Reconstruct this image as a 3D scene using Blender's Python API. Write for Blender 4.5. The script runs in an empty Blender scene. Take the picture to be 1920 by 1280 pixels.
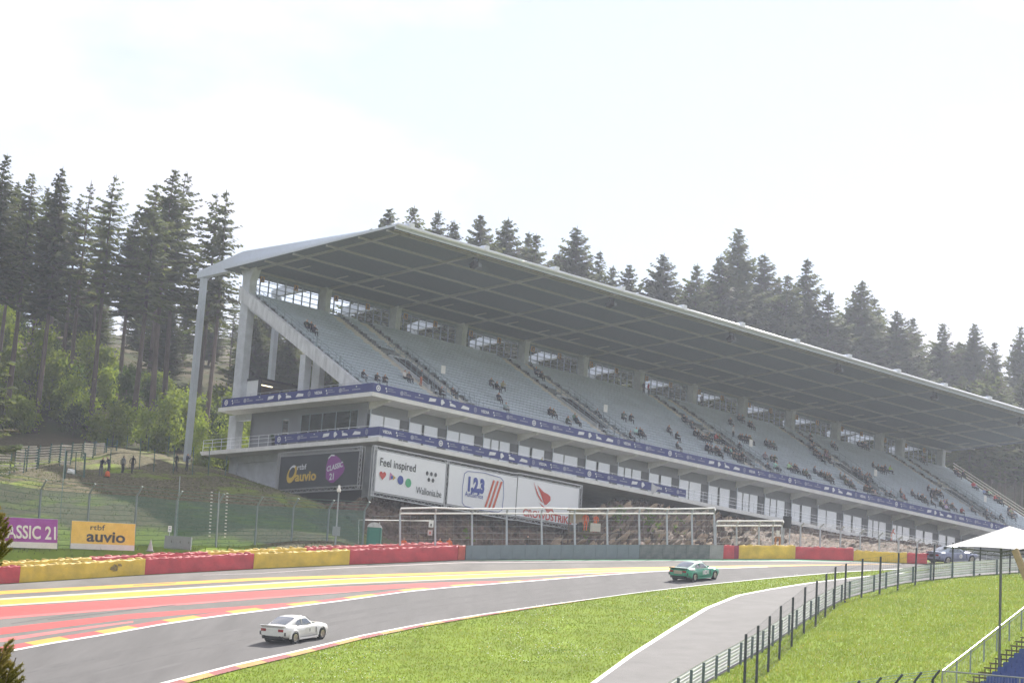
import bpy, bmesh, math, random
import numpy as np
from math import sin, cos, pi, sqrt, radians, atan2
from mathutils import Vector, Matrix, Euler
random.seed(7)
SC = bpy.context.scene
COL = SC.collection

# ------------------------------------------------------------ camera
FPX = 4086.18                      # focal length in pixels of the 1920 px wide photograph
PITCH, ROLL = radians(10.891), radians(3.796)
_fw = Vector((0, cos(PITCH), sin(PITCH)))
_up0 = Vector((0, -sin(PITCH), cos(PITCH)))
_rt0 = Vector((1, 0, 0))
_rt = _rt0 * cos(ROLL) + _up0 * sin(ROLL)
_up = _up0 * cos(ROLL) - _rt0 * sin(ROLL)
cd = bpy.data.cameras.new('camera')
cam = bpy.data.objects.new('camera', cd)
COL.objects.link(cam)
M3 = Matrix((_rt, _up, -_fw)).transposed()
cam.matrix_world = M3.to_4x4()
cd.sensor_width = 36.0
cd.lens = FPX / 1920 * 36.0
cd.clip_start, cd.clip_end = 0.5, 6000
SC.camera = cam

# ------------------------------------------------------------ world, sun, exposure
SUN_AZ, SUN_EL = radians(66), radians(45)      # azimuth from +X towards +Y
SDIR = Vector((cos(SUN_EL) * cos(SUN_AZ), cos(SUN_EL) * sin(SUN_AZ), sin(SUN_EL)))
wd = bpy.data.worlds.new('World')
SC.world = wd
wd.use_nodes = True
nt = wd.node_tree
nt.nodes.clear()
def wn(t, **k):
    n = nt.nodes.new(t)
    for a, b in k.items(): setattr(n, a, b)
    return n
sky = wn('ShaderNodeTexSky', sky_type='NISHITA', sun_disc=False)
sky.sun_elevation = SUN_EL
sky.sun_rotation = pi / 2 - SUN_AZ
sky.air_density, sky.dust_density, sky.ozone_density = 1.0, 0.3, 1.0
bg = wn('ShaderNodeBackground'); bg.inputs['Strength'].default_value = 0.07
out = wn('ShaderNodeOutputWorld')
tc = wn('ShaderNodeTexCoord')
mp = wn('ShaderNodeMapping'); mp.inputs['Scale'].default_value = (1, 1, 2.2)
mp.inputs['Location'].default_value = (0.62, 0.45, 0.3)
n1 = wn('ShaderNodeTexNoise'); n1.inputs['Scale'].default_value = 3.6; n1.inputs['Detail'].default_value = 7; n1.inputs['Roughness'].default_value = 0.52
rp = wn('ShaderNodeValToRGB')
rp.color_ramp.elements[0].position, rp.color_ramp.elements[1].position = 0.45, 0.63
rp.color_ramp.elements[0].color = (0.46, 0.46, 0.46, 1)
rp.color_ramp.elements[1].color = (1.0, 1.0, 1.0, 1)
mx = wn('ShaderNodeMix', data_type='RGBA')
mx.inputs[7].default_value = (8.1, 7.8, 8.3, 1)      # sunlit thin cloud
L = nt.links.new
L(tc.outputs['Generated'], mp.inputs['Vector']); L(mp.outputs['Vector'], n1.inputs['Vector'])
L(n1.outputs['Fac'], rp.inputs['Fac']); L(rp.outputs['Color'], mx.inputs[0])
L(sky.outputs['Color'], mx.inputs[6]); L(mx.outputs[2], bg.inputs['Color']); L(bg.outputs['Background'], out.inputs['Surface'])

sl = bpy.data.lights.new('sun', 'SUN'); sl.energy = 4.4; sl.angle = radians(0.6); sl.color = (1, 0.955, 0.88)
so = bpy.data.objects.new('sun', sl); COL.objects.link(so)
so.rotation_euler = SDIR.to_track_quat('Z', 'Y').to_euler()
so.location = (60, 100, 200)
SC.view_settings.view_transform = 'Standard'
SC.view_settings.look = 'None'
SC.view_settings.exposure = 1.05
SC.view_settings.gamma = 1.0
SC.view_settings.use_curve_mapping = False
cy = SC.cycles
cy.use_denoising = True
cy.max_bounces = 5; cy.diffuse_bounces = 2; cy.glossy_bounces = 2; cy.transmission_bounces = 3; cy.transparent_max_bounces = 12; cy.volume_bounces = 0
cy.use_adaptive_sampling = True; cy.adaptive_threshold = 0.02
cy.caustics_reflective = cy.caustics_refractive = False
SC.render.film_transparent = False

# ------------------------------------------------------------ geometry helpers
PA, PB, PC = 0.05, 0.175, -14.5           # the climbing asphalt is the plane z = PA x + PB y + PC
PN = Vector((-PA, -PB, 1)).normalized()
def ray(px, py):
    return (M3 @ Vector((px - 960, 640 - py, -FPX))).normalized()
def G(px, py, lift=0.0):                  # where a line of sight meets the asphalt plane
    d = ray(px, py)
    p = d * ((PC + lift) / (d.z - PA * d.x - PB * d.y))
    return p
def D(px, py, y):                         # a point at distance y in front of the camera
    d = ray(px, py); return d * (y / d.y)
def pix(p):
    c = M3.transposed() @ Vector(p)
    return 960 + FPX * c.x / -c.z, 640 - FPX * c.y / -c.z
def plz(x, y): return PA * x + PB * y + PC
def smooth(a, b, x):
    t = np.clip((x - a) / (b - a), 0, 1); return t * t * (3 - 2 * t)
SO = Vector((-12.8585, 202.1663, 32.1532)) # the grandstand's own axes: u along the front, v into the hill
RZ = radians(45)
def Bw(u, v, w):
    s = sqrt(.5); return Vector((SO.x + (u - v) * s, SO.y + (u + v) * s, SO.z + w))
def seat_hit(px, py, c=0.9):
    d = ray(px, py); s = sqrt(.5); vv = Vector((-s, s, 0))
    t = (c + SO.z - .6 * SO.dot(vv)) / (d.z - .6 * d.dot(vv))
    p = d * t - SO
    return p.dot(Vector((s, s, 0))), p.dot(vv), p.z

class MB:
    def __init__(s): s.v = []; s.f = []; s.m = []
    def add(s, vs, fs, mi=0):
        o = len(s.v); s.v.extend([tuple(p) for p in vs])
        for f in fs: s.f.append(tuple(i + o for i in f)); s.m.append(mi)
        return s
    def box(s, x0, x1, y0, y1, z0, z1, mi=0):
        vs = [(x, y, z) for z in (z0, z1) for y in (y0, y1) for x in (x0, x1)]
        return s.add(vs, [(0, 2, 3, 1), (4, 5, 7, 6), (0, 1, 5, 4), (2, 6, 7, 3), (0, 4, 6, 2), (1, 3, 7, 5)], mi)
    def beam(s, p, q, w, h, mi=0, up=(0, 0, 1)):
        p, q = Vector(p), Vector(q); d = (q - p).normalized(); up = Vector(up)
        if abs(d.dot(up)) > .99: up = Vector((0, 1, 0))
        a = d.cross(up).normalized() * (w / 2); b = a.cross(d).normalized() * (h / 2)
        vs = [p - a - b, p + a - b, p + a + b, p - a + b, q - a - b, q + a - b, q + a + b, q - a + b]
        return s.add(vs, [(0, 1, 2, 3), (7, 6, 5, 4), (0, 4, 5, 1), (1, 5, 6, 2), (2, 6, 7, 3), (3, 7, 4, 0)], mi)
    def tube(s, p, q, r, r2=None, n=6, mi=0, caps=True):
        p, q = Vector(p), Vector(q); r2 = r if r2 is None else r2; d = (q - p).normalized()
        a = d.orthogonal().normalized(); b = d.cross(a)
        vs = [p + (a * cos(2 * pi * i / n) + b * sin(2 * pi * i / n)) * r for i in range(n)] + \
             [q + (a * cos(2 * pi * i / n) + b * sin(2 * pi * i / n)) * r2 for i in range(n)]
        fs = [(i, (i + 1) % n, n + (i + 1) % n, n + i) for i in range(n)]
        if caps: fs += [tuple(range(n))[::-1], tuple(range(n, 2 * n))]
        return s.add(vs, fs, mi)
    def path(s, pts, r, n=6, mi=0):
        for a, b in zip(pts[:-1], pts[1:]): s.tube(a, b, r, n=n, mi=mi)
        return s
    def quad(s, a, b, c, d, mi=0): return s.add([a, b, c, d], [(0, 1, 2, 3)], mi)
    def prism(s, pts, ext, mi=0):
        n = len(pts); e = Vector(ext); vs = [Vector(p) for p in pts] + [Vector(p) + e for p in pts]
        fs = [tuple(range(n))[::-1], tuple(range(n, 2 * n))] + [(i, (i + 1) % n, n + (i + 1) % n, n + i) for i in range(n)]
        return s.add(vs, fs, mi)
    def disc(s, c, ax, ay, n=16, mi=0, r0=0.0):
        c, ax, ay = Vector(c), Vector(ax), Vector(ay)
        o = [c + ax * cos(2 * pi * i / n) + ay * sin(2 * pi * i / n) for i in range(n)]
        if r0 <= 0: return s.add(o, [tuple(range(n))], mi)
        k = [c + (ax * cos(2 * pi * i / n) + ay * sin(2 * pi * i / n)) * r0 for i in range(n)]
        return s.add(o + k, [(i, (i + 1) % n, n + (i + 1) % n, n + i) for i in range(n)], mi)
    def mesh(s, name, mats, smooth=False):
        me = bpy.data.meshes.new(name); me.from_pydata(s.v, [], s.f)
        if not isinstance(mats, (list, tuple)): mats = [mats]
        for m in mats: me.materials.append(m)
        if len(mats) > 1: me.polygons.foreach_set('material_index', s.m)
        if smooth: me.polygons.foreach_set('use_smooth', [True] * len(me.polygons))
        me.update(); return me
    def obj(s, name, mats, parent=None, smooth=False):
        return link(name, s.mesh(name, mats, smooth), parent)

def link(name, data, parent=None):
    o = bpy.data.objects.new(name, data); COL.objects.link(o)
    if parent is not None: o.parent = parent
    return o
def tag(o, label=None, cat=None, group=None, kind=None):
    if label: o['label'] = label
    if cat: o['category'] = cat
    if group: o['group'] = group
    if kind: o['kind'] = kind
    return o
def thing(name, label, cat, loc=(0, 0, 0), rotz=0.0, group=None):
    o = bpy.data.objects.new(name, None); COL.objects.link(o)
    o.location = loc; o.rotation_euler = (0, 0, rotz); o.empty_display_size = 0.3
    return tag(o, label, cat, group)
def dup(root, loc=None, rot=None, scale=None, label=None, group=None):
    r = root.copy(); COL.objects.link(r)
    if loc is not None: r.location = loc
    if rot is not None: r.rotation_euler = rot
    if scale is not None: r.scale = scale
    if label: r['label'] = label
    if group: r['group'] = group
    for ch in root.children:
        c = ch.copy(); COL.objects.link(c); c.parent = r
        for g in ch.children:
            d = g.copy(); COL.objects.link(d); d.parent = c
    return r
ORD = 'first second third fourth fifth sixth seventh eighth ninth tenth eleventh twelfth thirteenth fourteenth fifteenth sixteenth seventeenth eighteenth nineteenth twentieth'.split()
TENS = {2: 'twenty', 3: 'thirty', 4: 'forty', 5: 'fifty', 6: 'sixty', 7: 'seventy', 8: 'eighty', 9: 'ninety'}
TENTH = {2: 'twentieth', 3: 'thirtieth', 4: 'fortieth', 5: 'fiftieth', 6: 'sixtieth', 7: 'seventieth', 8: 'eightieth', 9: 'ninetieth'}
def ordn(i):                                # 0 -> first
    if i < 20: return ORD[i]
    n = i + 1
    if n >= 100: return 'hundred-and-' + ordn(n - 101) if n > 100 else 'hundredth'
    return TENTH[n // 10] if n % 10 == 0 else TENS[n // 10] + '-' + ORD[n % 10 - 1]

# ------------------------------------------------------------ materials
MATS = {}
def mat(name, col, rough=.8, metal=0.0, var=0.12, scale=3.0, bump=0.0, bscale=None, spec=None, objvar=0.0, objcol=False, detail=4, coords='Object', col2=None, stretch=None):
    if name in MATS: return MATS[name]
    m = bpy.data.materials.new(name); m.use_nodes = True; MATS[name] = m
    t = m.node_tree; b = t.nodes['Principled BSDF']
    b.inputs['Roughness'].default_value = rough; b.inputs['Metallic'].default_value = metal
    if spec is not None: b.inputs['Specular IOR Level'].default_value = spec
    N = t.nodes.new; LK = t.links.new
    cc = (*col, 1)
    src = None
    tcn = N('ShaderNodeTexCoord'); vec = tcn.outputs[coords]
    if stretch:
        mpn = N('ShaderNodeMapping'); mpn.inputs['Scale'].default_value = stretch; LK(vec, mpn.inputs['Vector']); vec = mpn.outputs['Vector']
    if objcol:
        oi = N('ShaderNodeObjectInfo'); src = oi.outputs['Color']
    if var > 0 or col2:
        no = N('ShaderNodeTexNoise'); no.inputs['Scale'].default_value = scale; no.inputs['Detail'].default_value = detail; no.inputs['Roughness'].default_value = .6
        LK(vec, no.inputs['Vector'])
        mxn = N('ShaderNodeMix'); mxn.data_type = 'RGBA'
        rr = N('ShaderNodeMapRange'); rr.inputs['From Min'].default_value = .3; rr.inputs['From Max'].default_value = .7
        LK(no.outputs['Fac'], rr.inputs['Value']); LK(rr.outputs['Result'], mxn.inputs[0])
        if col2:
            mxn.inputs[6].default_value = cc; mxn.inputs[7].default_value = (*col2, 1)
        elif src is not None:
            mu = N('ShaderNodeMix'); mu.data_type = 'RGBA'; mu.blend_type = 'MULTIPLY'; mu.inputs[0].default_value = 1
            mu.inputs[7].default_value = (1 - var, 1 - var, 1 - var, 1); LK(src, mu.inputs[6]); LK(mu.outputs[2], mxn.inputs[6]); LK(src, mxn.inputs[7])
        else:
            mxn.inputs[6].default_value = (*[c * (1 - var) for c in col], 1)
            mxn.inputs[7].default_value = (*[min(1, c * (1 + var)) for c in col], 1)
        src = mxn.outputs[2]
    if objvar:
        oi = N('ShaderNodeObjectInfo'); h = N('ShaderNodeHueSaturation')
        r1 = N('ShaderNodeMapRange'); r1.inputs['To Min'].default_value = 1 - objvar; r1.inputs['To Max'].default_value = 1 + objvar
        LK(oi.outputs['Random'], r1.inputs['Value']); LK(r1.outputs['Result'], h.inputs['Value'])
        if src is None: h.inputs['Color'].default_value = cc
        else: LK(src, h.inputs['Color'])
        src = h.outputs['Color']
    if src is None: b.inputs['Base Color'].default_value = cc
    else: LK(src, b.inputs['Base Color'])
    if bump:
        bn = N('ShaderNodeTexNoise'); bn.inputs['Scale'].default_value = bscale or scale * 4; bn.inputs['Detail'].default_value = 6
        LK(vec, bn.inputs['Vector']); bb = N('ShaderNodeBump'); bb.inputs['Strength'].default_value = bump
        LK(bn.outputs['Fac'], bb.inputs['Height']); LK(bb.outputs['Normal'], b.inputs['Normal'])
    return m
def foliage_mat(name, col, col2, transl=.35, objvar=.22, scale=.9, detail=2):
    m = mat(name, col, rough=.75, col2=col2, scale=scale, objvar=objvar, spec=.2, detail=detail)
    t = m.node_tree; b = t.nodes['Principled BSDF']; o = t.nodes['Material Output']
    tr = t.nodes.new('ShaderNodeBsdfTranslucent'); ms = t.nodes.new('ShaderNodeMixShader'); ms.inputs[0].default_value = transl
    s = b.inputs['Base Color'].links[0].from_socket
    t.links.new(s, tr.inputs['Color']); t.links.new(b.outputs[0], ms.inputs[1]); t.links.new(tr.outputs[0], ms.inputs[2]); t.links.new(ms.outputs[0], o.inputs['Surface'])
    return m
def text_into(mb, body, origin, ax, ay, size, mi=0, bold=0.0, align='LEFT', sx=1.0, shear=0.0):
    """flat lettering laid along ax / ay from origin"""
    c = bpy.data.curves.new('lettering', 'FONT'); c.body = body; c.size = 1.0; c.offset = bold; c.align_x = align; c.resolution_u = 3; c.shear = shear
    o = bpy.data.objects.new('lettering', c); COL.objects.link(o)
    bpy.context.view_layer.update()
    me = bpy.data.meshes.new_from_object(o.evaluated_get(bpy.context.evaluated_depsgraph_get()))
    ox, ax, ay = Vector(origin), Vector(ax), Vector(ay)
    mb.add([ox + ax * (v.co.x * size * sx) + ay * (v.co.y * size) for v in me.vertices], [tuple(p.vertices) for p in me.polygons], mi)
    bpy.data.objects.remove(o); bpy.data.meshes.remove(me); bpy.data.curves.remove(c)
# ------------------------------------------------------------ terrain
BARP = [G(*q) for q in [(-260, 1115), (0, 1093), (37, 1091), (271, 1076), (475, 1065), (655, 1057), (872, 1048), (1000, 1047), (1200, 1046.5), (1356, 1047), (1490, 1047), (1600, 1050), (1700, 1055), (1740, 1058)]]
BARX = np.array([-400, *[p.x for p in BARP], 48, 60, 400]); BARY = np.array([60, *[p.y for p in BARP], 170, 171, 200])
BARY[0] = BARP[0].y - 200
ctl = []                                    # x, y, z behind the barrier
def cz(px, py, y): p = D(px, py, y); ctl.append((p.x, p.y, p.z))
for q in [(200, 1031, 157), (20, 1036, 151), (330, 1030, 161), (450, 1024, 167), (100, 905, 188), (200, 916, 186), (340, 886, 200), (190, 895, 190), (60, 868, 203), (200, 838, 215), (40, 855, 216), (270, 838, 228), (-60, 860, 215), (400, 836, 245), (430, 888, 212), (520, 918, 203), (300, 945, 178), (500, 953, 183), (620, 1000, 180), (620, 950, 190), (-80, 1030, 150), (-100, 950, 175), (230, 905, 190), (300, 892, 196)]: cz(*q)
def cb(u, v, z): p = Bw(u, v, 0); ctl.append((p.x, p.y, z))
for q in [(690, 1030, 187), (760, 1030, 192), (850, 1030, 198), (950, 1030, 203), (1050, 1031, 207), (1150, 1032, 205), (1250, 1033, 206), (1400, 1036, 211), (1600, 1040, 224), (720, 1034, 181), (900, 1030, 184), (1200, 1030, 187), (1500, 1036, 190)]: cz(*q)
ctl += [(46, 185, 18.0), (60, 190, 18.5), (90, 200, 20)]
for u, z in ((0, 20.0), (20, 21), (40, 22.5), (60, 23.0), (80, 23.6), (100, 24.2), (125, 25), (160, 26)): cb(u, 1, z)
for u, z in ((0, 27), (40, 28), (80, 29), (125, 31), (160, 32)): cb(u, 24, z)
for u, z in ((-30, 36), (0, 37), (40, 40), (80, 43), (125, 46), (170, 49)): cb(u, 55, z)
for u, z in ((-40, 48), (10, 52), (60, 55), (120, 58), (180, 62)): cb(u, 105, z)
ctl += [(-120, 200, 24), (-120, 260, 38), (-80, 300, 48), (-150, 380, 62), (150, 330, 50), (230, 400, 62), (0, 450, 84), (-250, 300, 45), (300, 300, 45), (200, 230, 30)]
CT = np.array(ctl); CX = CT[:, :2] / 50.0
def _U(r2): return np.where(r2 < 1e-12, 0, .5 * r2 * np.log(np.maximum(r2, 1e-12)))
_n = len(CX); _K = _U(((CX[:, None] - CX[None]) ** 2).sum(-1)) + np.eye(_n) * 2e-3
_P = np.c_[np.ones(_n), CX]; _A = np.zeros((_n + 3, _n + 3)); _A[:_n, :_n] = _K; _A[:_n, _n:] = _P; _A[_n:, :_n] = _P.T
_w = np.linalg.solve(_A, np.r_[CT[:, 2] - (PA * CT[:, 0] + PB * CT[:, 1] + PC), 0, 0, 0])
def ground_z(x, y):
    x = np.atleast_1d(np.asarray(x, float)); y = np.atleast_1d(np.asarray(y, float))
    q = np.c_[x.ravel(), y.ravel()] / 50.0
    d = _U(((q[:, None] - CX[None]) ** 2).sum(-1)) @ _w[:_n] + np.c_[np.ones(len(q)), q] @ _w[_n:]
    base = PA * np.clip(q[:, 0] * 50, -120, 160) + PB * np.clip(q[:, 1] * 50, 0, 470) + PC
    s = q[:, 1] * 50 - np.interp(q[:, 0] * 50, BARX, BARY)
    far = smooth(500, 330, np.hypot(q[:, 0] * 50, q[:, 1] * 50 - 200))
    z = base + np.clip(d, -14, 22) * smooth(3.7, 6.2, s) * far - .03
    # the foreground bank beyond the right-hand fence falls away a little
    return z.reshape(x.shape)
def gz(x, y): return float(ground_z(x, y)[0])

def axis(lo, hi, step, far):
    c = np.arange(lo, hi + step, step); g = [far * t ** 2.2 for t in np.linspace(.12, 1, 12)]
    return np.r_[[lo - t for t in g[::-1]], c, [hi + t for t in g]]
xs = axis(-90, 130, 2.0, 700); ys = axis(70, 330, 2.0, 600)
XX, YY = np.meshgrid(xs, ys)
ZZ = np.vstack([ground_z(a, b) for a, b in zip(XX, YY)])
rngn = np.random.default_rng(3)
beh = (YY - np.interp(XX, BARX, BARY)) > 3
ZZ = ZZ + beh * rngn.normal(0, .12, ZZ.shape)
nx, ny = len(xs), len(ys)
me = bpy.data.meshes.new('ground')
idx = np.arange(nx * ny).reshape(ny, nx)
me.from_pydata(np.c_[XX.ravel(), YY.ravel(), ZZ.ravel()].tolist(), [], np.c_[idx[:-1, :-1].ravel(), idx[:-1, 1:].ravel(), idx[1:, 1:].ravel(), idx[1:, :-1].ravel()].tolist())
me.polygons.foreach_set('use_smooth', [True] * len(me.polygons))
# grass with bare earth and pale stony scars where the bank was dug
gm = mat('turf', (.165, .23, .022), rough=.95, var=.25, scale=.35, bump=.5, bscale=9, spec=.1, detail=8)
t = gm.node_tree; b = t.nodes['Principled BSDF']; srcg = b.inputs['Base Color'].links[0].from_socket
no = t.nodes.new('ShaderNodeTexNoise'); no.inputs['Scale'].default_value = .16; no.inputs['Detail'].default_value = 9; no.inputs['Roughness'].default_value = .68
geo = t.nodes.new('ShaderNodeNewGeometry'); t.links.new(geo.outputs['Position'], no.inputs['Vector'])
sep = t.nodes.new('ShaderNodeSeparateXYZ'); t.links.new(geo.outputs['Position'], sep.inputs[0])
mr = t.nodes.new('ShaderNodeMapRange'); mr.inputs['From Min'].default_value = 160; mr.inputs['From Max'].default_value = 172; mr.inputs['To Min'].default_value = -.25; mr.inputs['To Max'].default_value = .14
t.links.new(sep.outputs['Y'], mr.inputs['Value'])
ad = t.nodes.new('ShaderNodeMath'); ad.operation = 'ADD'; t.links.new(no.outputs['Fac'], ad.inputs[0]); t.links.new(mr.outputs['Result'], ad.inputs[1])
r2 = t.nodes.new('ShaderNodeValToRGB'); r2.color_ramp.elements[0].position = .5; r2.color_ramp.elements[1].position = .62
t.links.new(ad.outputs[0], r2.inputs['Fac'])
n3 = t.nodes.new('ShaderNodeTexNoise'); n3.inputs['Scale'].default_value = 4; n3.inputs['Detail'].default_value = 5; t.links.new(geo.outputs['Position'], n3.inputs['Vector'])
r3 = t.nodes.new('ShaderNodeValToRGB'); r3.color_ramp.elements[0].color = (.05, .055, .02, 1); r3.color_ramp.elements[1].color = (.19, .155, .10, 1); r3.color_ramp.elements[0].position = .35; r3.color_ramp.elements[1].position = .68
t.links.new(n3.outputs['Fac'], r3.inputs['Fac'])
m9 = t.nodes.new('ShaderNodeMix'); m9.data_type = 'RGBA'; t.links.new(r2.outputs['Color'], m9.inputs[0]); t.links.new(srcg, m9.inputs[6]); t.links.new(r3.outputs['Color'], m9.inputs[7]); 
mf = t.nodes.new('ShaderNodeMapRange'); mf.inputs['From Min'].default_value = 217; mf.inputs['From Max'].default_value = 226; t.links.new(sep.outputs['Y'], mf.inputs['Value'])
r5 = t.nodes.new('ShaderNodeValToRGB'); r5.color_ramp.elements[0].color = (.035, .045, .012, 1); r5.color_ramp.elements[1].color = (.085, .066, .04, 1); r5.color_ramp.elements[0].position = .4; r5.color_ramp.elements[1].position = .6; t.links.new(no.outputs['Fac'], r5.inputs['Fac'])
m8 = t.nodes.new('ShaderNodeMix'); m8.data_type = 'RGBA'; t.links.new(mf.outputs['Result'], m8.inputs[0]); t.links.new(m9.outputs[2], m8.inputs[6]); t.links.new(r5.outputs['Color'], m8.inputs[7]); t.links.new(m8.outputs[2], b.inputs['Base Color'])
me.materials.append(gm)
tag(link('ground', me), kind='structure')

# ------------------------------------------------------------ asphalt, paint and kerbs
asph = mat('asphalt', (.122, .117, .115), rough=.9, var=.16, scale=.5, bump=.15, bscale=40, detail=8, stretch=(1.6, .06, 1), spec=.25)
asph2 = mat('asphalt_runoff', (.16, .15, .138), rough=.92, var=.2, scale=.35, bump=.15, bscale=40, detail=9, stretch=(1, .3, 1), spec=.25)
asph3 = mat('asphalt_old_road', (.185, .178, .172), rough=.92, var=.1, scale=.6, bump=.15, bscale=30, detail=8, spec=.25)
for _m in (asph, asph2):
    for nd_ in _m.node_tree.nodes:
        if nd_.type == 'MAPPING': nd_.inputs['Rotation'].default_value = (0, 0, radians(34))
p_yel = mat('paint_yellow', (.64, .33, .012), rough=.7, var=.16, scale=1.2, detail=8)
p_ylw2 = mat('kerb_yellow', (.60, .31, .02), rough=.7, var=.14, scale=1.5, detail=8)
p_red = mat('paint_red', (.46, .04, .035), rough=.7, var=.2, scale=1.0, detail=8)
p_redp = mat('paint_red_worn', (.48, .12, .115), rough=.75, var=.15, scale=1.0, detail=8)
p_redk = mat('kerb_red', (.38, .045, .045), rough=.7, var=.22, scale=1.5, detail=8)
p_whi = mat('paint_white', (.78, .77, .74), rough=.7, var=.06, scale=2)
p_crm = mat('paint_cream', (.52, .48, .36), rough=.75, var=.12, scale=1.5, detail=8)
p_kr2 = mat('kerb_red_worn', (.27, .07, .065), rough=.8, var=.25, scale=1.5, detail=8); p_ky2 = mat('kerb_yellow_worn', (.42, .25, .06), rough=.8, var=.25, scale=1.5, detail=8)
p_grn = mat('paint_green', (.09, .30, .17), rough=.75, var=.12, scale=1)
def sheet(name, top, bot, m, lift, parent=None, steps=48):
    """a painted or laid strip between two edges given by points along each"""
    def res(pl):
        xs_ = np.array([p[0] for p in pl], float); ys_ = np.array([p[1] for p in pl], float)
        q = np.linspace(xs_[0], xs_[-1], steps); return [(a, c) for a, c in zip(q, np.interp(q, xs_, ys_))]
    A = [G(*p, lift) for p in res(top)]; Bq = [G(*p, lift) for p in res(bot)]
    mb = MB(); mb.add(A + Bq, [(i, steps + i, steps + i + 1, i + 1) for i in range(steps - 1)])
    return mb.obj(name, m, parent)
EDGE = [(-200, 1258), (10, 1222), (95, 1206), (200, 1189), (300, 1171), (400, 1156), (480, 1146), (560, 1136), (640, 1126), (760, 1109), (840, 1101), (915, 1095), (1000, 1088.5), (1100, 1080), (1200, 1072.5), (1300, 1067), (1440, 1062), (1600, 1058.5), (1760, 1057.5)]
REDG = [(-200, 1420), (120, 1330), (297, 1280), (440, 1244), (560, 1217.5), (680, 1189), (800, 1166), (900, 1150.5), (1000, 1136), (1120, 1120), (1200, 1109), (1320, 1095), (1440, 1083), (1580, 1071), (1665, 1066.5), (1735, 1062.5), (1790, 1060.5)]
BASE = [(-200, 1110), (0, 1094.5), (37, 1092.5), (271, 1077.5), (475, 1066.5), (655, 1058.5), (872, 1049.5), (1000, 1048.3), (1200, 1047.8), (1356, 1048), (1490, 1048), (1600, 1051), (1700, 1056), (1760, 1057.5)]
def at_y(pl, x): return float(np.interp(x, [p[0] for p in pl], [p[1] for p in pl]))
track = sheet('race_track', [(x, y - .3) for x, y in EDGE], REDG, asph, .004, steps=90)
tag(track, kind='structure')
run = sheet('runoff', BASE, EDGE, asph2, .002, steps=90); tag(run, kind='structure')
# the crest of the road beyond the barrier's end
cr = MB(); far = [G(1735, 1059, .004), G(1800, 1059, .004), G(1960, 1054, .004), G(2060, 1060, .004), G(2060, 1075, .004), G(1790, 1062, .004)]
cr.add(far, [tuple(range(6))]); cr.obj('crest_paving', asph, track)
def stripe(name, top, bot, m, lift=.008): return sheet(name, top, bot, m, lift, track, steps=60)
X = lambda *p: list(p)
stripe('yellow_stripe', X((-150, 1122), (0, 1107), (480, 1082.5), (640, 1077.5), (1120, 1064), (1480, 1057.8), (1680, 1056.75)), X((-150, 1129), (0, 1113.5), (480, 1087.5), (640, 1082.5), (1120, 1067), (1480, 1058.4), (1680, 1056.85)), p_yel)
stripe('white_line', X((-150, 1138), (0, 1120.8), (480, 1092.8), (640, 1084.1), (1120, 1067.6), (1480, 1058.7)), X((-150, 1141), (0, 1123.7), (480, 1095.4), (640, 1085.5), (1120, 1068.2), (1480, 1058.9)), p_crm)
stripe('yellow_stripe', X((-150, 1141), (0, 1123.7), (480, 1095.4), (640, 1085.5), (1120, 1068.2), (1480, 1058.9), (1680, 1057.0)), X((-150, 1150.6), (0, 1133.2), (480, 1103), (640, 1093), (1120, 1073.2), (1480, 1060.6), (1680, 1057.1)), p_yel)
stripe('white_line', X((-150, 1150.6), (0, 1133.2), (480, 1103), (640, 1093), (1120, 1073.2), (1300, 1066.6)), X((-150, 1153.5), (0, 1135.8), (480, 1105), (640, 1094.8), (1120, 1074.2), (1300, 1067)), p_crm)
stripe('red_stripe', X((-150, 1156), (0, 1137.5), (480, 1107.5), (640, 1099), (840, 1090.5), (990, 1087.2)), X((-150, 1175), (0, 1155.5), (480, 1119.5), (640, 1109), (840, 1096.5), (990, 1087.7)), p_red)
stripe('worn_red_edge', X((-150, 1175), (0, 1155.5), (480, 1119.5), (640, 1109), (800, 1098.8)), X((-150, 1180), (0, 1160), (480, 1122.5), (640, 1111), (800, 1099.2)), p_redp)
stripe('red_stripe', X((-150, 1200), (0, 1176), (240, 1150), (480, 1134), (620, 1123)), X((-150, 1214), (0, 1189), (240, 1160), (480, 1140), (620, 1124)), p_red)
stripe('red_stripe', X((-150, 1222), (0, 1196), (130, 1178), (250, 1163)), X((-150, 1230), (0, 1203), (130, 1183), (250, 1166)), p_redp)
stripe('white_line', X((380, 1077), (480, 1074), (640, 1063.5), (872, 1053.2), (1200, 1051), (1490, 1051), (1690, 1056.2)), X((380, 1077.4), (480, 1074.6), (640, 1064.4), (872, 1054.2), (1200, 1052), (1490, 1051.8), (1690, 1056.6)), mat('paint_worn', (.42, .37, .36), var=.15))
stripe('green_stripe', X((872, 1049.3), (1200, 1047.8), (1490, 1048), (1600, 1051), (1690, 1055)), X((872, 1049.8), (1000, 1050), (1200, 1050), (1490, 1050.6), (1600, 1052.4), (1690, 1055.5)), p_grn)
stripe('grey_groove', X((872, 1056), (1200, 1053.6), (1490, 1053.3)), X((872, 1057), (1200, 1054.5), (1490, 1054)), mat('dark_joint', (.06, .057, .055), var=.1))
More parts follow.
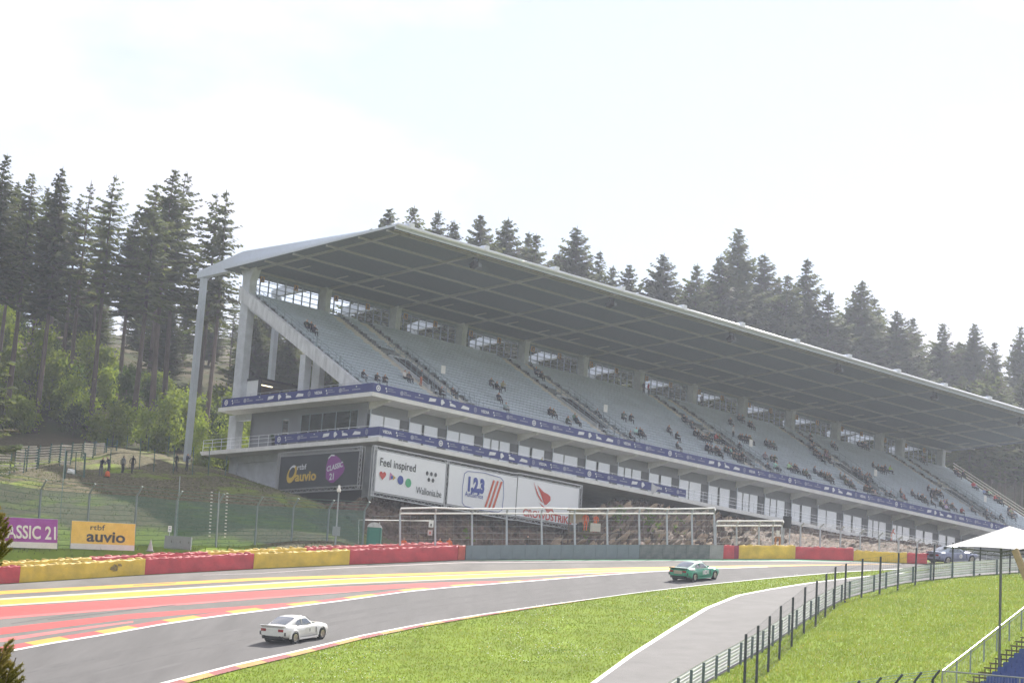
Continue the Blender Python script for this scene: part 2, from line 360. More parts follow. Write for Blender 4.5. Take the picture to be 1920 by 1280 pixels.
# track edge lines and kerbs, one flat kerb stone field after another
stripe('edge_line', [(x, y - 2.2 * (1300 - x) / 1300 - .5) for x, y in EDGE if x < 1500], [(x, y + .2) for x, y in EDGE if x < 1500], p_whi, .012)
stripe('edge_line', [(x, y) for x, y in REDG], [(x, y + max(.8, 4.5 * (1300 - x) / 1300)) for x, y in REDG], p_whi, .012)
def kerb(edge, thick, x0, x1, ncell, side, slant, cy_, cr_):
    kx = [x0]
    for i in range(ncell): kx.append(kx[-1] + (x1 - x0) / ncell * (1.45 - .9 * (i + .5) / ncell))
    kx = [x0 + (k - x0) * (x1 - x0) / (kx[-1] - x0) for k in kx]
    for i in range(ncell):
        a, b_ = kx[i], kx[i + 1]
        mb = MB(); tops = []; bots = []; n = 6
        for j in range(n + 1):
            x = a + (b_ - a) * j / n; y = at_y(edge, x); h = thick(x)
            xs2 = x + slant * (b_ - a)
            bots.append(G(x, y, .012)); tops.append(G(xs2, at_y(edge, xs2) + side * thick(xs2), .028))
        vs = bots + tops
        mb.add(vs, [(k, k + 1, n + 2 + k, n + 1 + k) for k in range(n)])
        mb.obj('kerb_stone', cy_ if i % 2 else cr_, track)
kerb([(x, y - 2.4 * (1300 - x) / 1300 - .5) for x, y in EDGE], lambda x: max(1.6, 9.0 - x * .0068), -140, 1330, 30, -1, -.32, p_ylw2, p_redk)
kerb([(x, y + max(.8, 4.5 * (1300 - x) / 1300)) for x, y in REDG], lambda x: max(.5, 13.5 - x * .0118), 60, 1120, 26, 1, .28, p_ky2, p_kr2)
# darker rubber laid down along the racing line, and a few skid marks
rub = mat('rubbered_asphalt', (.112, .107, .105), rough=.85, var=.16, scale=.5, detail=8, stretch=(1.6, .06, 1), spec=.25); skid = mat('skid_rubber', (.08, .077, .076), rough=.85, var=.3, scale=2, detail=8)
def between(f): return [(x, at_y(EDGE, x) + (at_y(REDG, x) - at_y(EDGE, x)) * f) for x in range(-190, 1750, 60)]
for f0, f1, m_ in ((.30, .40, rub), (.50, .585, rub), (.72, .76, rub), (.335, .352, skid), (.53, .545, skid)): sheet('rubber_line', between(f0), between(f1), m_, .008 if m_ is rub else .010, track, steps=60)
for (xa, ya), (xb, yb), th in (((90, 1160), (330, 1132), 1.4), ((20, 1168), (140, 1150), 1.0), ((560, 1117), (760, 1101), .8), ((250, 1096), (330, 1091), 1.0)): sheet('skid_mark', [(xa, ya), (xb, yb)], [(xa, ya + th), (xb, yb + th)], skid, .011, run, steps=8)
# the service road that leaves on the right, with its white edge
RLIN = [(900, 1420), (1105, 1281), (1180, 1226), (1254, 1179), (1320, 1139), (1380, 1115), (1440, 1103.5), (1515, 1091.5), (1600, 1081.5), (1640, 1077.5), (1720, 1071), (1800, 1064), (1900, 1056)]
GRD = [(1180, 1372), (1310, 1287), (1440, 1212), (1515, 1160), (1550, 1139), (1590, 1119.5), (1640, 1106), (1690, 1093), (1740, 1086), (1815, 1079), (1915, 1071.5), (2010, 1068)]
A = [G(x, y, .003) for x, y in RLIN]; Bg = [G(x, y, .003) for x, y in GRD]
def resamp(P, n):
    d = [0]
    for p, q in zip(P[:-1], P[1:]): d.append(d[-1] + (q - p).length)
    tt = np.linspace(0, d[-1], n); return [Vector([np.interp(q, d, [p[k] for p in P]) for k in range(3)]) for q in tt]
A2, B2 = resamp(A, 60), resamp(Bg, 60)
mb = MB(); mb.add(A2 + B2, [(i, 60 + i, 61 + i, i + 1) for i in range(59)])
road = mb.obj('service_road', asph3); tag(road, kind='structure')
mb = MB(); A3 = resamp([G(x, y - 0, .009) for x, y in RLIN], 60)
C3 = []
for i, p in enumerate(A3):
    q = B2[i] - A2[i]; C3.append(p + q.normalized() * .34 + Vector((0, 0, 0)))
mb.add(A3 + C3, [(i, 60 + i, 61 + i, i + 1) for i in range(59)]); mb.obj('edge_line', p_whi, road)

# ------------------------------------------------------------ grass blades and flowers (nobody could count them)
def scatter(poly_px, n, seed):
    P = [G(*q) for q in poly_px]; r = np.random.default_rng(seed)
    px_ = np.array([p.x for p in P]); py_ = np.array([p.y for p in P])
    res = []
    x0, x1, y0, y1 = px_.min(), px_.max(), py_.min(), py_.max()
    while len(res) < n:
        a = r.uniform(x0, x1, n); c = r.uniform(y0, y1, n); inside = np.zeros(n, bool); j = len(P) - 1
        for i in range(len(P)):
            hit = ((py_[i] > c) != (py_[j] > c)) & (a < (px_[j] - px_[i]) * (c - py_[i]) / (py_[j] - py_[i] + 1e-9) + px_[i]); inside ^= hit; j = i
        res += list(zip(a[inside], c[inside]))
    return res[:n]
kerbout = [(x, y + max(.8, 4.5 * (1300 - x) / 1300) + max(.8, 13.5 - x * .0118)) for x, y in REDG if 60 < x < 1750]
INF = kerbout + [(1785, 1064), (1720, 1070), (1640, 1076)] + [(x, y - .3) for x, y in RLIN[::-1] if x <= 1640] + [(880, 1440), (60, 1440)]
BANK = [(x, y + 4) for x, y in GRD] + [(2240, 1075), (2240, 1420), (1200, 1420)]
g_a = foliage_mat('grass_blade', (.18, .258, .02), (.29, .345, .036), .55, 0, .3, 6)
g_b = foliage_mat('grass_blade_dry', (.34, .35, .06), (.42, .38, .14), .5, 0)
def tufts(pts, hmin, hmax, seed, zfun, mb):
    r = random.Random(seed)
    for x, y in pts:
        z = zfun(x, y); mi = 1 if r.random() < .09 else 0
        for k in range(2):
            a = r.uniform(0, pi); h = r.uniform(hmin, hmax); w = r.uniform(.014, .036); ca, sa = cos(a) * w, sin(a) * w
            lx, ly = r.uniform(-.6, .6) * h, r.uniform(-.6, .6) * h
            mb.add([(x - ca, y - sa, z - .02), (x + ca, y + sa, z - .02), (x + lx, y + ly, z + h)], [(0, 1, 2)], mi)
mb = MB()
tufts(scatter(INF, 40000, 1), .03, .075, 1, plz, mb)
tufts(scatter(BANK, 84000, 2), .06, .19, 2, lambda x, y: plz(x, y) - .03, mb)
lb = []
rr_ = random.Random(5)
while len(lb) < 9000:
    y = rr_.uniform(150, 214); x = rr_.uniform(-58, -8)
    s = y - np.interp(x, BARX, BARY)
    if s > 5.0 and (x + y > 183 or y < 205): lb.append((x, y))
lz = ground_z([p[0] for p in lb], [p[1] for p in lb]); zm = {p: z for p, z in zip(lb, lz)}
mb2 = MB(); tufts(lb, .08, .24, 3, lambda x, y: zm[(x, y)], mb2)
tag(mb2.obj('hillside_grass', [foliage_mat('bank_grass', (.065, .095, .016), (.12, .14, .03), .4, 0), foliage_mat('bank_grass_dry', (.2, .18, .07), (.26, .22, .1), .4, 0)]), 'thin olive grass growing on the hillside behind the fence', 'grass', kind='stuff')
tag(mb.obj('grass', [g_a, g_b]), 'short bright green grass covering the infield strip and the banks', 'grass', kind='stuff')
mb = MB(); r = random.Random(9)
def flowers(pts, h, p_white):
    for x, y in pts:
        z = plz(x, y) + r.uniform(*h); s = r.uniform(.022, .045); mi = 0 if r.random() < p_white else 1
        mb.add([(x - s, y, z), (x, y - s, z + s * .5), (x + s, y, z), (x, y + s, z + s * .5), (x, y, z + s)], [(0, 1, 4), (1, 2, 4), (2, 3, 4), (3, 0, 4), (0, 3, 2, 1)], mi)
sub = scatter(INF, 5200, 11)
flowers([p for p in sub if sin(p[0] * .7) + sin(p[1] * .45 + 1) + sin(p[0] * .21 + p[1] * .33) > .2][:1500], (.08, .15), .75)
flowers(scatter(BANK, 700, 12), (.2, .42), .55)
tag(mb.obj('flowers', [mat('daisy_white', (.8, .8, .76), var=0), mat('dandelion', (.75, .55, .03), var=0)]), 'white daisies and yellow dandelions sprinkled through the grass', 'flowers', kind='stuff')
# ------------------------------------------------------------ grandstand (local axes: x along the front, y into the hill)
conc = mat('concrete', (.50, .525, .56), rough=.9, var=.14, scale=1.2, bump=.2, bscale=8, detail=7)
concs = mat('concrete_board_marked', (.57, .58, .60), rough=.9, var=.22, scale=2.2, bump=.3, bscale=6, detail=6, stretch=(1, 1, .25))
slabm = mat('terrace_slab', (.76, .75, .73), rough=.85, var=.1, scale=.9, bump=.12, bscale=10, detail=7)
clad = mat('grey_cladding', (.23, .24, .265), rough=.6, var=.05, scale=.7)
claddk = mat('dark_pier', (.125, .128, .138), rough=.6, var=.06, scale=.7)
steel = mat('galvanised_steel', (.42, .45, .48), rough=.45, metal=.5, var=.08)
steelp = mat('painted_steel_blue_grey', (.24, .29, .33), rough=.5, var=.08)
stpost = mat('tie_post_steel', (.44, .48, .53), rough=.5, var=.1, scale=.6)
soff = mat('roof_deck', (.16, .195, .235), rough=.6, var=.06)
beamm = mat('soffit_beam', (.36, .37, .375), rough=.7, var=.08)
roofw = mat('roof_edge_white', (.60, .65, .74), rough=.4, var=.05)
gutt = mat('gutter_white', (.74, .76, .8), rough=.3, var=.04)
dark = mat('dark_void', (.018, .019, .02), rough=.9, var=0)  # near-black; also painted in for the shade inside doorways, entrances and wheel arches
blackm = mat('black_metal', (.02, .021, .024), rough=.5, var=.1)
alu = mat('aluminium_frame', (.45, .46, .47), rough=.4, metal=.3, var=.03)
seatm = mat('seat_plastic', (.43, .49, .55), rough=.55, var=.1, scale=.35, detail=2)
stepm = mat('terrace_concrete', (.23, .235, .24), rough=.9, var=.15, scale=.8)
stairm = mat('stair_concrete', (.55, .52, .46), rough=.9, var=.12, scale=.9)
glass = mat('sky_glass', (.60, .63, .66), rough=.06, metal=0.0, var=.04, scale=.5, spec=1.0)  # pale base colour stands in for the reflected sky
_t = glass.node_tree; _b = _t.nodes['Principled BSDF']; _b.inputs['Coat Weight'].default_value = 1.0; _b.inputs['Coat IOR'].default_value = 2.1; _b.inputs['Coat Roughness'].default_value = .03
glassd = mat('tree_glass', (.035, .045, .04), rough=.04, var=0, spec=.5)
_b = glassd.node_tree.nodes['Principled BSDF']; _b.inputs['Coat Weight'].default_value = 1.0; _b.inputs['Coat IOR'].default_value = 1.75; _b.inputs['Coat Roughness'].default_value = .03
signy = mat('sign_amber', (.42, .24, .05), rough=.6, var=.05)
ST = thing('grandstand', 'long grey covered grandstand with terraces of seats above a glazed concrete base', 'grandstand', SO, RZ)
LEN = 126.3
NR, RUN, RISE = 27, .745, .447
V0, W0 = -.55, .58                          # nose of the first row
def tread(k): return V0 + k * RUN, W0 + k * RISE
# upper terrace slab and lower terrace slab
MB().prism([(-2.5, -3, .05), (-2.5, 19.9, .05), (-2.5, 19.9, .44), (-2.5, -3, .44)], (LEN + 3, 0, 0)).obj('upper_slab', slabm, ST)
mb = MB(); mb.prism([(-2.0, -3.8, -4.12), (-2.0, 22.6, -4.12), (-2.0, 22.9, -3.85), (-2.0, 22.9, -3.72), (-2.0, -3.8, -3.72)], (LEN - 14, 0, 0))
mb.obj('lower_slab', slabm, ST)
# enclosed storey between the slabs
mb = MB(); mb.box(-.3, 101.7, .02, .3, -1.0, .05)                       # band over the windows
mb.box(-.3, 101.7, 16.9, 17.3, -3.72, .05)
mb.box(-.3, -.02, .3, 1.3, -3.72, .05); mb.box(-.3, -.02, 1.3, 9.7, -.55, .05); mb.box(-.3, -.02, 1.3, 9.7, -3.72, -3.0); mb.box(-.3, -.02, 9.7, 11.4, -3.72, .05)
mb.box(-.3, -.02, 11.4, 12.5, -.75, .05); mb.box(-.3, -.02, 12.5, 17.3, -3.72, .05)
mb.box(101.4, 101.7, .3, 16.9, -3.72, .05)
mb.obj('storey_wall', clad, ST)
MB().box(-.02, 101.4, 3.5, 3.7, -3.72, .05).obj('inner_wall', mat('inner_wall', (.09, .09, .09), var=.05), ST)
mb = MB(); mb.box(-.35, .55, 19.6, 20.8, -3.72, .05); mb.box(-.35, .3, 17.3, 19.6, -.55, .05); mb.obj('portal_frame', conc, ST)
# bays of the front: pier, downpipe, bracket, window
KIND = 'ABACBABCBABCCBABCCBB'
kcase = {'A': [(.0, .445), (.475, 1.0)], 'B': [(.0, .44), (.53, 1.0)], 'C': [(.0, .27), (.31, .58), (.62, 1.0)]}
for i in range(21):
    u = 5.0 * i
    if i < 20:
        mb = MB(); mb.box(u + 3.95, u + 4.98, 0, .35, -3.72, -1.0); mb.obj('pier', claddk, ST)
        u0, u1, w0, w1 = u + .14, u + 3.93, -3.70, -.96
        fr = MB(); fr.box(u0, u1, .05, .13, w1 - .05, w1 + .0); fr.box(u0, u1, .05, .13, w0, w0 + .06)
        wd_ = u1 - u0
        for a, c in kcase[KIND[i]]:
            for e in (a, c): fr.box(u0 + wd_ * e - .03, u0 + wd_ * e + .03, .045, .135, w0, w1)
        if KIND[i] == 'C': fr.box(u0 + wd_ * .31, u0 + wd_ * .58, .045, .135, w0 + 1.15, w0 + 1.25)
        win = fr.obj('window', alu, ST)
        for a, c in kcase[KIND[i]]:
            MB().box(u0 + wd_ * a + .03, u0 + wd_ * c - .03, .07, .10, w0 + .06, w1 - .05).obj('pane', glass, win)
        if KIND[i] == 'B': MB().box(u0 + wd_ * .44 + .03, u0 + wd_ * .53 - .03, .2, .24, w0, w1).obj('doorway_shade', dark, win)  # dark sheet painted in for the shade behind the open door
    MB().tube((u + .03, -.09, -3.72), (u + .03, -.09, -.35), .045, n=6).obj('downpipe', roofw, ST)
    br = MB(); br.prism([(u - .17, 0, -.62), (u - .17, -2.55, -.13), (u - .17, -2.75, .05), (u - .17, 0, .05)], (.34, 0, 0)); br.obj('bracket', slabm, ST)
mb = MB(); mb.box(101.7, LEN - 3, .8, 1.1, -3.72, .05); mb.obj('end_wall', clad, ST)
mb = MB(); mb.box(102.6, 104.2, .68, .78, -3.7, -1.0); mb.obj('door', mat('door_beige', (.4, .37, .3), var=.05), ST)
# side windows looking out to the trees
fr = MB(); fr.box(-.27, -.19, 1.3, 9.7, -.62, -.55); fr.box(-.27, -.19, 1.3, 9.7, -3.0, -2.93)
cuts = [1.35, 2.45, 4.5, 6.5, 8.35, 9.65]
for c in cuts: fr.box(-.28, -.18, c - .05, c + .05, -3.0, -.55)
win = fr.obj('side_window', steelp, ST)
for a, c in zip(cuts[:-1], cuts[1:]): MB().box(-.24, -.2, a + .05, c - .05, -2.93, -.62).obj('pane', glassd, win)
fr = MB(); fr.box(-.27, -.2, 11.4, 12.5, -.85, -.75)
for c in (11.45, 12.45): fr.box(-.27, -.2, c - .05, c + .05, -3.72, -.75)
win = fr.obj('side_door', steelp, ST); MB().box(-.24, -.21, 11.5, 12.4, -3.7, -.85).obj('pane', glassd, win)
# undercroft below the lower terrace
mb = MB(); mb.box(0.2, .6, 13.0, 20.4, -9.5, -4.8); mb.box(.0, .7, 19.4, 20.6, -9, -4.12); mb.box(0.1, .8, -.6, .4, -12, -4.12); mb.box(.0, .7, 2.0, 20.4, -4.8, -4.12)
mb.obj('undercroft_wall', conc, ST)
MB().box(.3, .5, .4, 13.0, -9.5, -4.8).obj('undercroft_shutter', mat('shutter_dark', (.05, .05, .052), var=.2, stretch=(1, 1, 12)), ST)
mb = MB(); mb.box(.8, 100, 6.0, 6.4, -9, -4.12); mb.obj('undercroft_rear_wall', mat('undercroft_grey', (.2, .2, .2), var=.2, scale=.6), ST)
# columns, rakers, terrace steps
CU = [10.0 * i for i in range(12)] + [115, 125]
for u in CU:
    mb = MB(); hw, fl = (.45, .7) if u == 0 else (.36, .15); mb.prism([(u - hw, 19.3, .44), (u - hw, 20.5, .44), (u - hw, 20.5, 14.2), (u - hw, 20.5 + fl * .7, 15.2), (u - hw, 19.3 - fl, 15.35), (u - hw, 19.3, 13.9)], (2 * hw, 0, 0)); mb.obj('column', conc, ST)
    if u <= 60:
        MB().box(u - .4, u + .4, 9.6, 10.4, .44, 5.4).obj('inner_column', conc, ST)
        MB().prism([(u - .35, 20.4, 12.9), (u - .35, V0, .48), (u - .35, V0 + 1.2, .44), (u - .35, 19.4, 10.9), (u - .35, 20.4, 11.2)], (.7, 0, 0)).obj('raker', conc, ST)
    # tie post and cantilever girder over the roof
    if u <= 125:
        mb = MB(); mb.box(u - .28, u + .28, 27.35, 27.9, -6.0, 15.0); mb.obj('tie_post', stpost, ST)
    mb = MB(); mb.prism([(u - .3, -3.75, 16.28), (u - .3, 20.5, 15.3), (u - .3, 28.45, 15.05), (u - .3, 28.5, 15.75), (u - .3, 21.0, 17.05), (u - .3, -3.75, 16.82)], (.6, 0, 0)); mb.obj('girder', roofw, ST)
    mb = MB(); mb.prism([(u - .15, -3.2, 16.04), (u - .15, 20.3, 14.85), (u - .15, 20.3, 15.3), (u - .15, -3.2, 16.2)], (.3, 0, 0)); mb.obj('soffit_rib', beamm, ST)
mb = MB(); mb.prism([(-.62, 20.7, 13.35), (-.62, V0 - .3, .62), (-.62, V0 - .3, .44), (-.62, V0 + 1.75, .44), (-.62, 19.35, 11.2), (-.62, 20.7, 11.9)], (.5, 0, 0)); mb.obj('end_raker', concs, ST)
mb = MB(); mb.prism([(LEN - .6, 20.7, 13.35), (LEN - .6, V0 - .3, .62), (LEN - .6, V0 - .3, .44), (LEN - .6, V0 + 1.75, .44), (LEN - .6, 19.35, 11.2), (LEN - .6, 20.7, 11.9)], (.5, 0, 0)); mb.obj('end_raker', concs, ST)
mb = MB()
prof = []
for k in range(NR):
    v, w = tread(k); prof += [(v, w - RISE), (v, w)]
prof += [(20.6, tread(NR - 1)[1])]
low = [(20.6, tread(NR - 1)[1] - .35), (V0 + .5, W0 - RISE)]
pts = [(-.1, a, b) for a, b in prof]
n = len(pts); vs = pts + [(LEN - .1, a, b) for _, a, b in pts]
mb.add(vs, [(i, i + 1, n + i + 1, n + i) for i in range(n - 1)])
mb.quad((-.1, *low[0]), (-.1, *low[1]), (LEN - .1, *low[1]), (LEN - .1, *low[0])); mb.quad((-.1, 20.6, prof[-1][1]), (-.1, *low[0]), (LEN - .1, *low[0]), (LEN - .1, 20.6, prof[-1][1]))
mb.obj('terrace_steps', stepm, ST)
# stairways in pairs, with a walled entrance between the two of each pair
AIS = [(10.8, 14.7), (35.7, 39.2), (61.0, 64.6), (86.0, 89.6), (111, 114.6)]
for a, c in AIS:
    for q in (a, c):
        mb = MB()
        for k in range(NR):
            v, w = tread(k); mb.box(q - .68, q + .68, v - .02, v + .36, w - RISE, w + .015); mb.box(q - .68, q + .68, v - .36, v - .02, w - RISE, w - RISE / 2)
        mb.obj('stairway', stairm, ST)
        gr = MB()
        for k in range(1, NR, 2):
            v, w = tread(k); gr.box(q + .69, q + .74, v + .1, v + .45, w + .25, w + .42)
        tag(gr.obj('step_number_plates', blackm, ST), kind='stuff')
    k0, k1 = 7, 15; v0, w0 = tread(k0); v1, w1 = tread(k1)
    mb = MB(); mb.box(a + .6, a + .78, v0 - .3, v1 + .3, w0 - 1, w0 + .3)
    mb.prism([(a + .6, v0, w0 - .2), (a + .6, v1, w1 - .2), (a + .6, v1, w1 + .2), (a + .6, v0, w0 + .3)], (.16, 0, 0)); mb.prism([(c - .76, v0, w0 - .2), (c - .76, v1, w1 - .2), (c - .76, v1, w1 + .2), (c - .76, v0, w0 + .3)], (.16, 0, 0))
    mb.box(a + .6, c - .6, v1, v1 + .16, w1 - .4, w1 + .3); mb.obj('entrance_wall', conc, ST)
    MB().prism([(a + .78, v0 + .2, w0 + .08), (a + .78, v1 - .05, w1 + .08), (a + .78, v1 - .05, w1 + .11), (a + .78, v0 + .2, w0 + .11)], (c - a - 1.56, 0, 0)).obj('entrance_shade', dark, ST)  # dark sheet laid over the uncut steps in place of the entrance's shade
    rl = MB()
    for q in (a + .68, c - .68):
        for k in np.linspace(k0 - 6, k1 + .4, 13):
            v, w = tread(k); rl.tube((q, v, w), (q, v, w + 1.35), .028, n=4)
        for h in (.5, .95, 1.35):
            va, wa = tread(k0 - 6); vb, wb = tread(k1 + .4); rl.tube((q, va, wa + h), (q, vb, wb + h), .026, n=4)
    va, wa = tread(k1 + .4)
    for h in (.5, .95, 1.35): rl.tube((a + .68, va, wa + h), (c - .68, va, wa + h), .026, n=4)
    for s_ in (a - .3, c + .3):
        v, w = tread(1)
        for k in np.linspace(.3, 6, 7):
            v, w = tread(k); rl.tube((s_ + .9, v, w), (s_ + .9, v, w + 1.1), .025, n=4)
    rl.obj('entrance_railing', steelp, ST)
    v, w = tread(k0 + 1); MB().box(c - .9, c - .3, v - .02, v + .02, w + 1.5, w + 2.3).obj('stair_sign', p_whi, ST)
# seats: one shell, repeated
sm = MB(); sm.box(-.24, .24, -.02, .36, .36, .41); sm.prism([(-.24, .34, .40), (-.24, .40, .40), (-.24, .46, .69), (-.24, .41, .69)], (.48, 0, 0)); sm.box(-.03, .03, .12, .2, 0, .36)
sme = sm.mesh('seat', seatm)
spots = []
for k in range(NR - 1):
    v, w = tread(k)
    u = .25 + .26 * (k % 2)
    while u < LEN - .8:
        ok = all(not (a - .95 < u < a + .95) and not (c - .95 < u < c + .95) for a, c in AIS)
        if 6 <= k <= 16: ok = ok and all(not (a < u < c) for a, c in AIS)
        if ok: spots.append((u, v + .22, w))
        u += .52
spots.sort(key=lambda p: Bw(*p).length + (400 if p[2] < W0 + .7 else 0))
for p in spots[:300]:
    o = link('seat', sme, ST); o.location = p
mb = MB()
for p in spots[300:]:
    mb.add([(a + p[0], c + p[1], e + p[2]) for a, c, e in sm.v[:16]], [f for f in sm.f if max(f) < 16])
tag(mb.obj('seating', seatm, ST), kind='stuff')
# rear glazing, mullions and the amber block letters
LET = ['AA', 'AB', 'BB', 'BB', 'CC', 'CD', 'DD', 'DE', 'EE', 'EF', 'FF', 'F', 'GG']
for i, (a, c) in enumerate(zip(CU[:-1], CU[1:])):
    fr = MB(); fr.box(a + .45, c - .45, 20.2, 20.34, 14.72, 15.3); fr.box(a + .45, c - .45, 20.2, 20.34, 12.3, 12.75)
    nb = 8 if c - a > 6 else 4
    for j in range(nb + 1):
        x = a + .5 + (c - a - 1) * j / nb; fr.box(x - .045, x + .045, 20.2, 20.32, 12.7, 14.75)
    for h in (13.25, 13.8, 14.3): fr.box(a + .45, c - .45, 20.22, 20.30, h - .03, h + .03)
    win = fr.obj('rear_window', steelp, ST)
    for j, ch in enumerate(LET[i]):
        x = a + (1.7 if j == 0 else 6.2)
        sg = MB().box(x - .27, x + .27, 20.02, 20.10, 14.1, 14.72).obj('block_sign', signy, ST)
        tm = MB(); text_into(tm, ch, (x, 20.005, 14.2), (1, 0, 0), (0, 0, 1), .62, bold=.02, align='CENTER'); tm.obj('letter', blackm, sg)
# roof: deck with ribs, purlins, edge fascia, gutter
RF = lambda v: 16.28 - .05 * (v + 3.5)
RU0, RU1 = -1.7, LEN + .9
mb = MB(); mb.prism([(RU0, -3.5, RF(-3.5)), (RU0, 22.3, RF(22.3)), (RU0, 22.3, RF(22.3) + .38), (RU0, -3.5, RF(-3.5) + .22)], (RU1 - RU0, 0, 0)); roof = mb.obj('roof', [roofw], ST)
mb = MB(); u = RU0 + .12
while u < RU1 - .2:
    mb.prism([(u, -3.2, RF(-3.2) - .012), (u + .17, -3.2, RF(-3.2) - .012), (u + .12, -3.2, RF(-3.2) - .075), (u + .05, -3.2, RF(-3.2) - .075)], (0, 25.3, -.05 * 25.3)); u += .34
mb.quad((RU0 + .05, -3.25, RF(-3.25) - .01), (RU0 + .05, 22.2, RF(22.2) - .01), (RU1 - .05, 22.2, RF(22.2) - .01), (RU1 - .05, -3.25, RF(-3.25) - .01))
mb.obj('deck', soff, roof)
for v in (-2.2, 1.75, 6.4, 11.4, 15.7, 19.6):
    z = RF(v) - .08; MB().box(RU0 + .1, RU1 - .1, v - .11, v + .11, z - .17, z).obj('purlin', beamm, roof)
MB().tube((RU0, -3.72, 16.42), (RU1, -3.72, 16.42), .17, n=10).obj('gutter', gutt, roof, smooth=True)
MB().box(RU0, RU1, -3.52, -3.4, 16.02, 16.30).obj('front_fascia', roofw, roof)
for u in CU: MB().box(u - .27, u + .27, -3.98, -3.3, 16.3, 16.86).obj('girder_end', gutt, roof)
for i in range(25):
    u = 2.55 + 5 * i; MB().prism([(u - .07, 13.6, RF(13.6) - .2), (u - .07, 15.3, RF(15.3) - .2), (u - .07, 15.3, RF(15.3) - .12), (u - .07, 13.6, RF(13.6) - .12)], (.14, 0, 0)).obj('strip_light', mat('strip_light', (.4, .4, .4), var=0), roof)
mb = MB()
for i in range(62): mb.box(-1.4 + 2.06 * i, -1.4 + 2.06 * i + 1.95, -3.05, -2.98, 15.98, 16.05)
mb.obj('edge_trim', mat('trim_ochre', (.48, .42, .32), var=.1), roof)
# railings round both terraces
rl = MB()
def rail(pts, z, posts, bars):
    for p, q in zip(pts[:-1], pts[1:]):
        for h in bars: rl.tube((*p, z + h), (*q, z + h), .028, n=4)
        L_ = sqrt((q[0] - p[0]) ** 2 + (q[1] - p[1]) ** 2); n_ = max(1, int(L_ / posts))
        for j in range(n_ + 1):
            x, y = p[0] + (q[0] - p[0]) * j / n_, p[1] + (q[1] - p[1]) * j / n_; rl.tube((x, y, z), (x, y, z + bars[-1]), .024, n=4)
rail([(-2.4, 19.6), (-2.4, -2.9), (LEN, -2.9)], .44, 1.5, (.55, 1.05))
rl.obj('upper_railing', steel, ST)
rl = MB(); rail([(-1.9, 22.6), (-1.9, -3.7), (109, -3.7)], -3.72, 1.45, (.4, .8, 1.12)); rl.obj('lower_railing', gutt, ST)
rl = MB()
for k in np.arange(0, NR, 1.6):
    v, w = tread(k); rl.tube((-.1, v, w), (-.1, v, w + 1.0), .026, n=4)
for h in (.35, .7, 1.0):
    a, c = tread(0), tread(NR - 1); rl.tube((-.1, a[0], a[1] + h), (-.1, c[0], c[1] + h), .026, n=4)
for q in (7, 12): 
    v, w = tread(q); rl.box(-.2, -.05, v, v + .12, w, w + 1.15)
rl.obj('end_railing', steelp, ST)
# right-hand gable railing and stair
rl = MB()
for h in (.3, .7, 1.1):
    a, c = tread(0), tread(NR - 1); rl.beam((LEN + .4, a[0], a[1] + h), (LEN + .4, c[0], c[1] + h), .05, .12)
rl.obj('far_end_railing', stairm, ST)

# ------------------------------------------------------------ things that hang from or stand on the stand
SPK = ['second', 'fourth', 'sixth', 'eighth', 'tenth', 'twelfth']
for i in range(6):
    u = 10.2 + 20 * i
    t_ = thing('loudspeaker', f'black loudspeaker under the roof front at the {SPK[i]} girder end', 'loudspeaker', Bw(u, -1.9, 15.1), RZ, 'loudspeakers under the roof')
    MB().prism([(-.3, -.5, .0), (-.3, .1, -.25), (-.3, .25, .15), (-.3, -.4, .5)], (.6, 0, 0)).obj('cabinet', blackm, t_)
    MB().box(.45, .95, -.25, .2, .02, .42).obj('horn', mat('grey_box', (.16, .18, .2), var=.05), t_)
    MB().tube((0, 0, .3), (0, 0, 1.0), .03, n=5).tube((.7, 0, .3), (.7, 0, 1.0), .03, n=5).obj('hanger', blackm, t_)
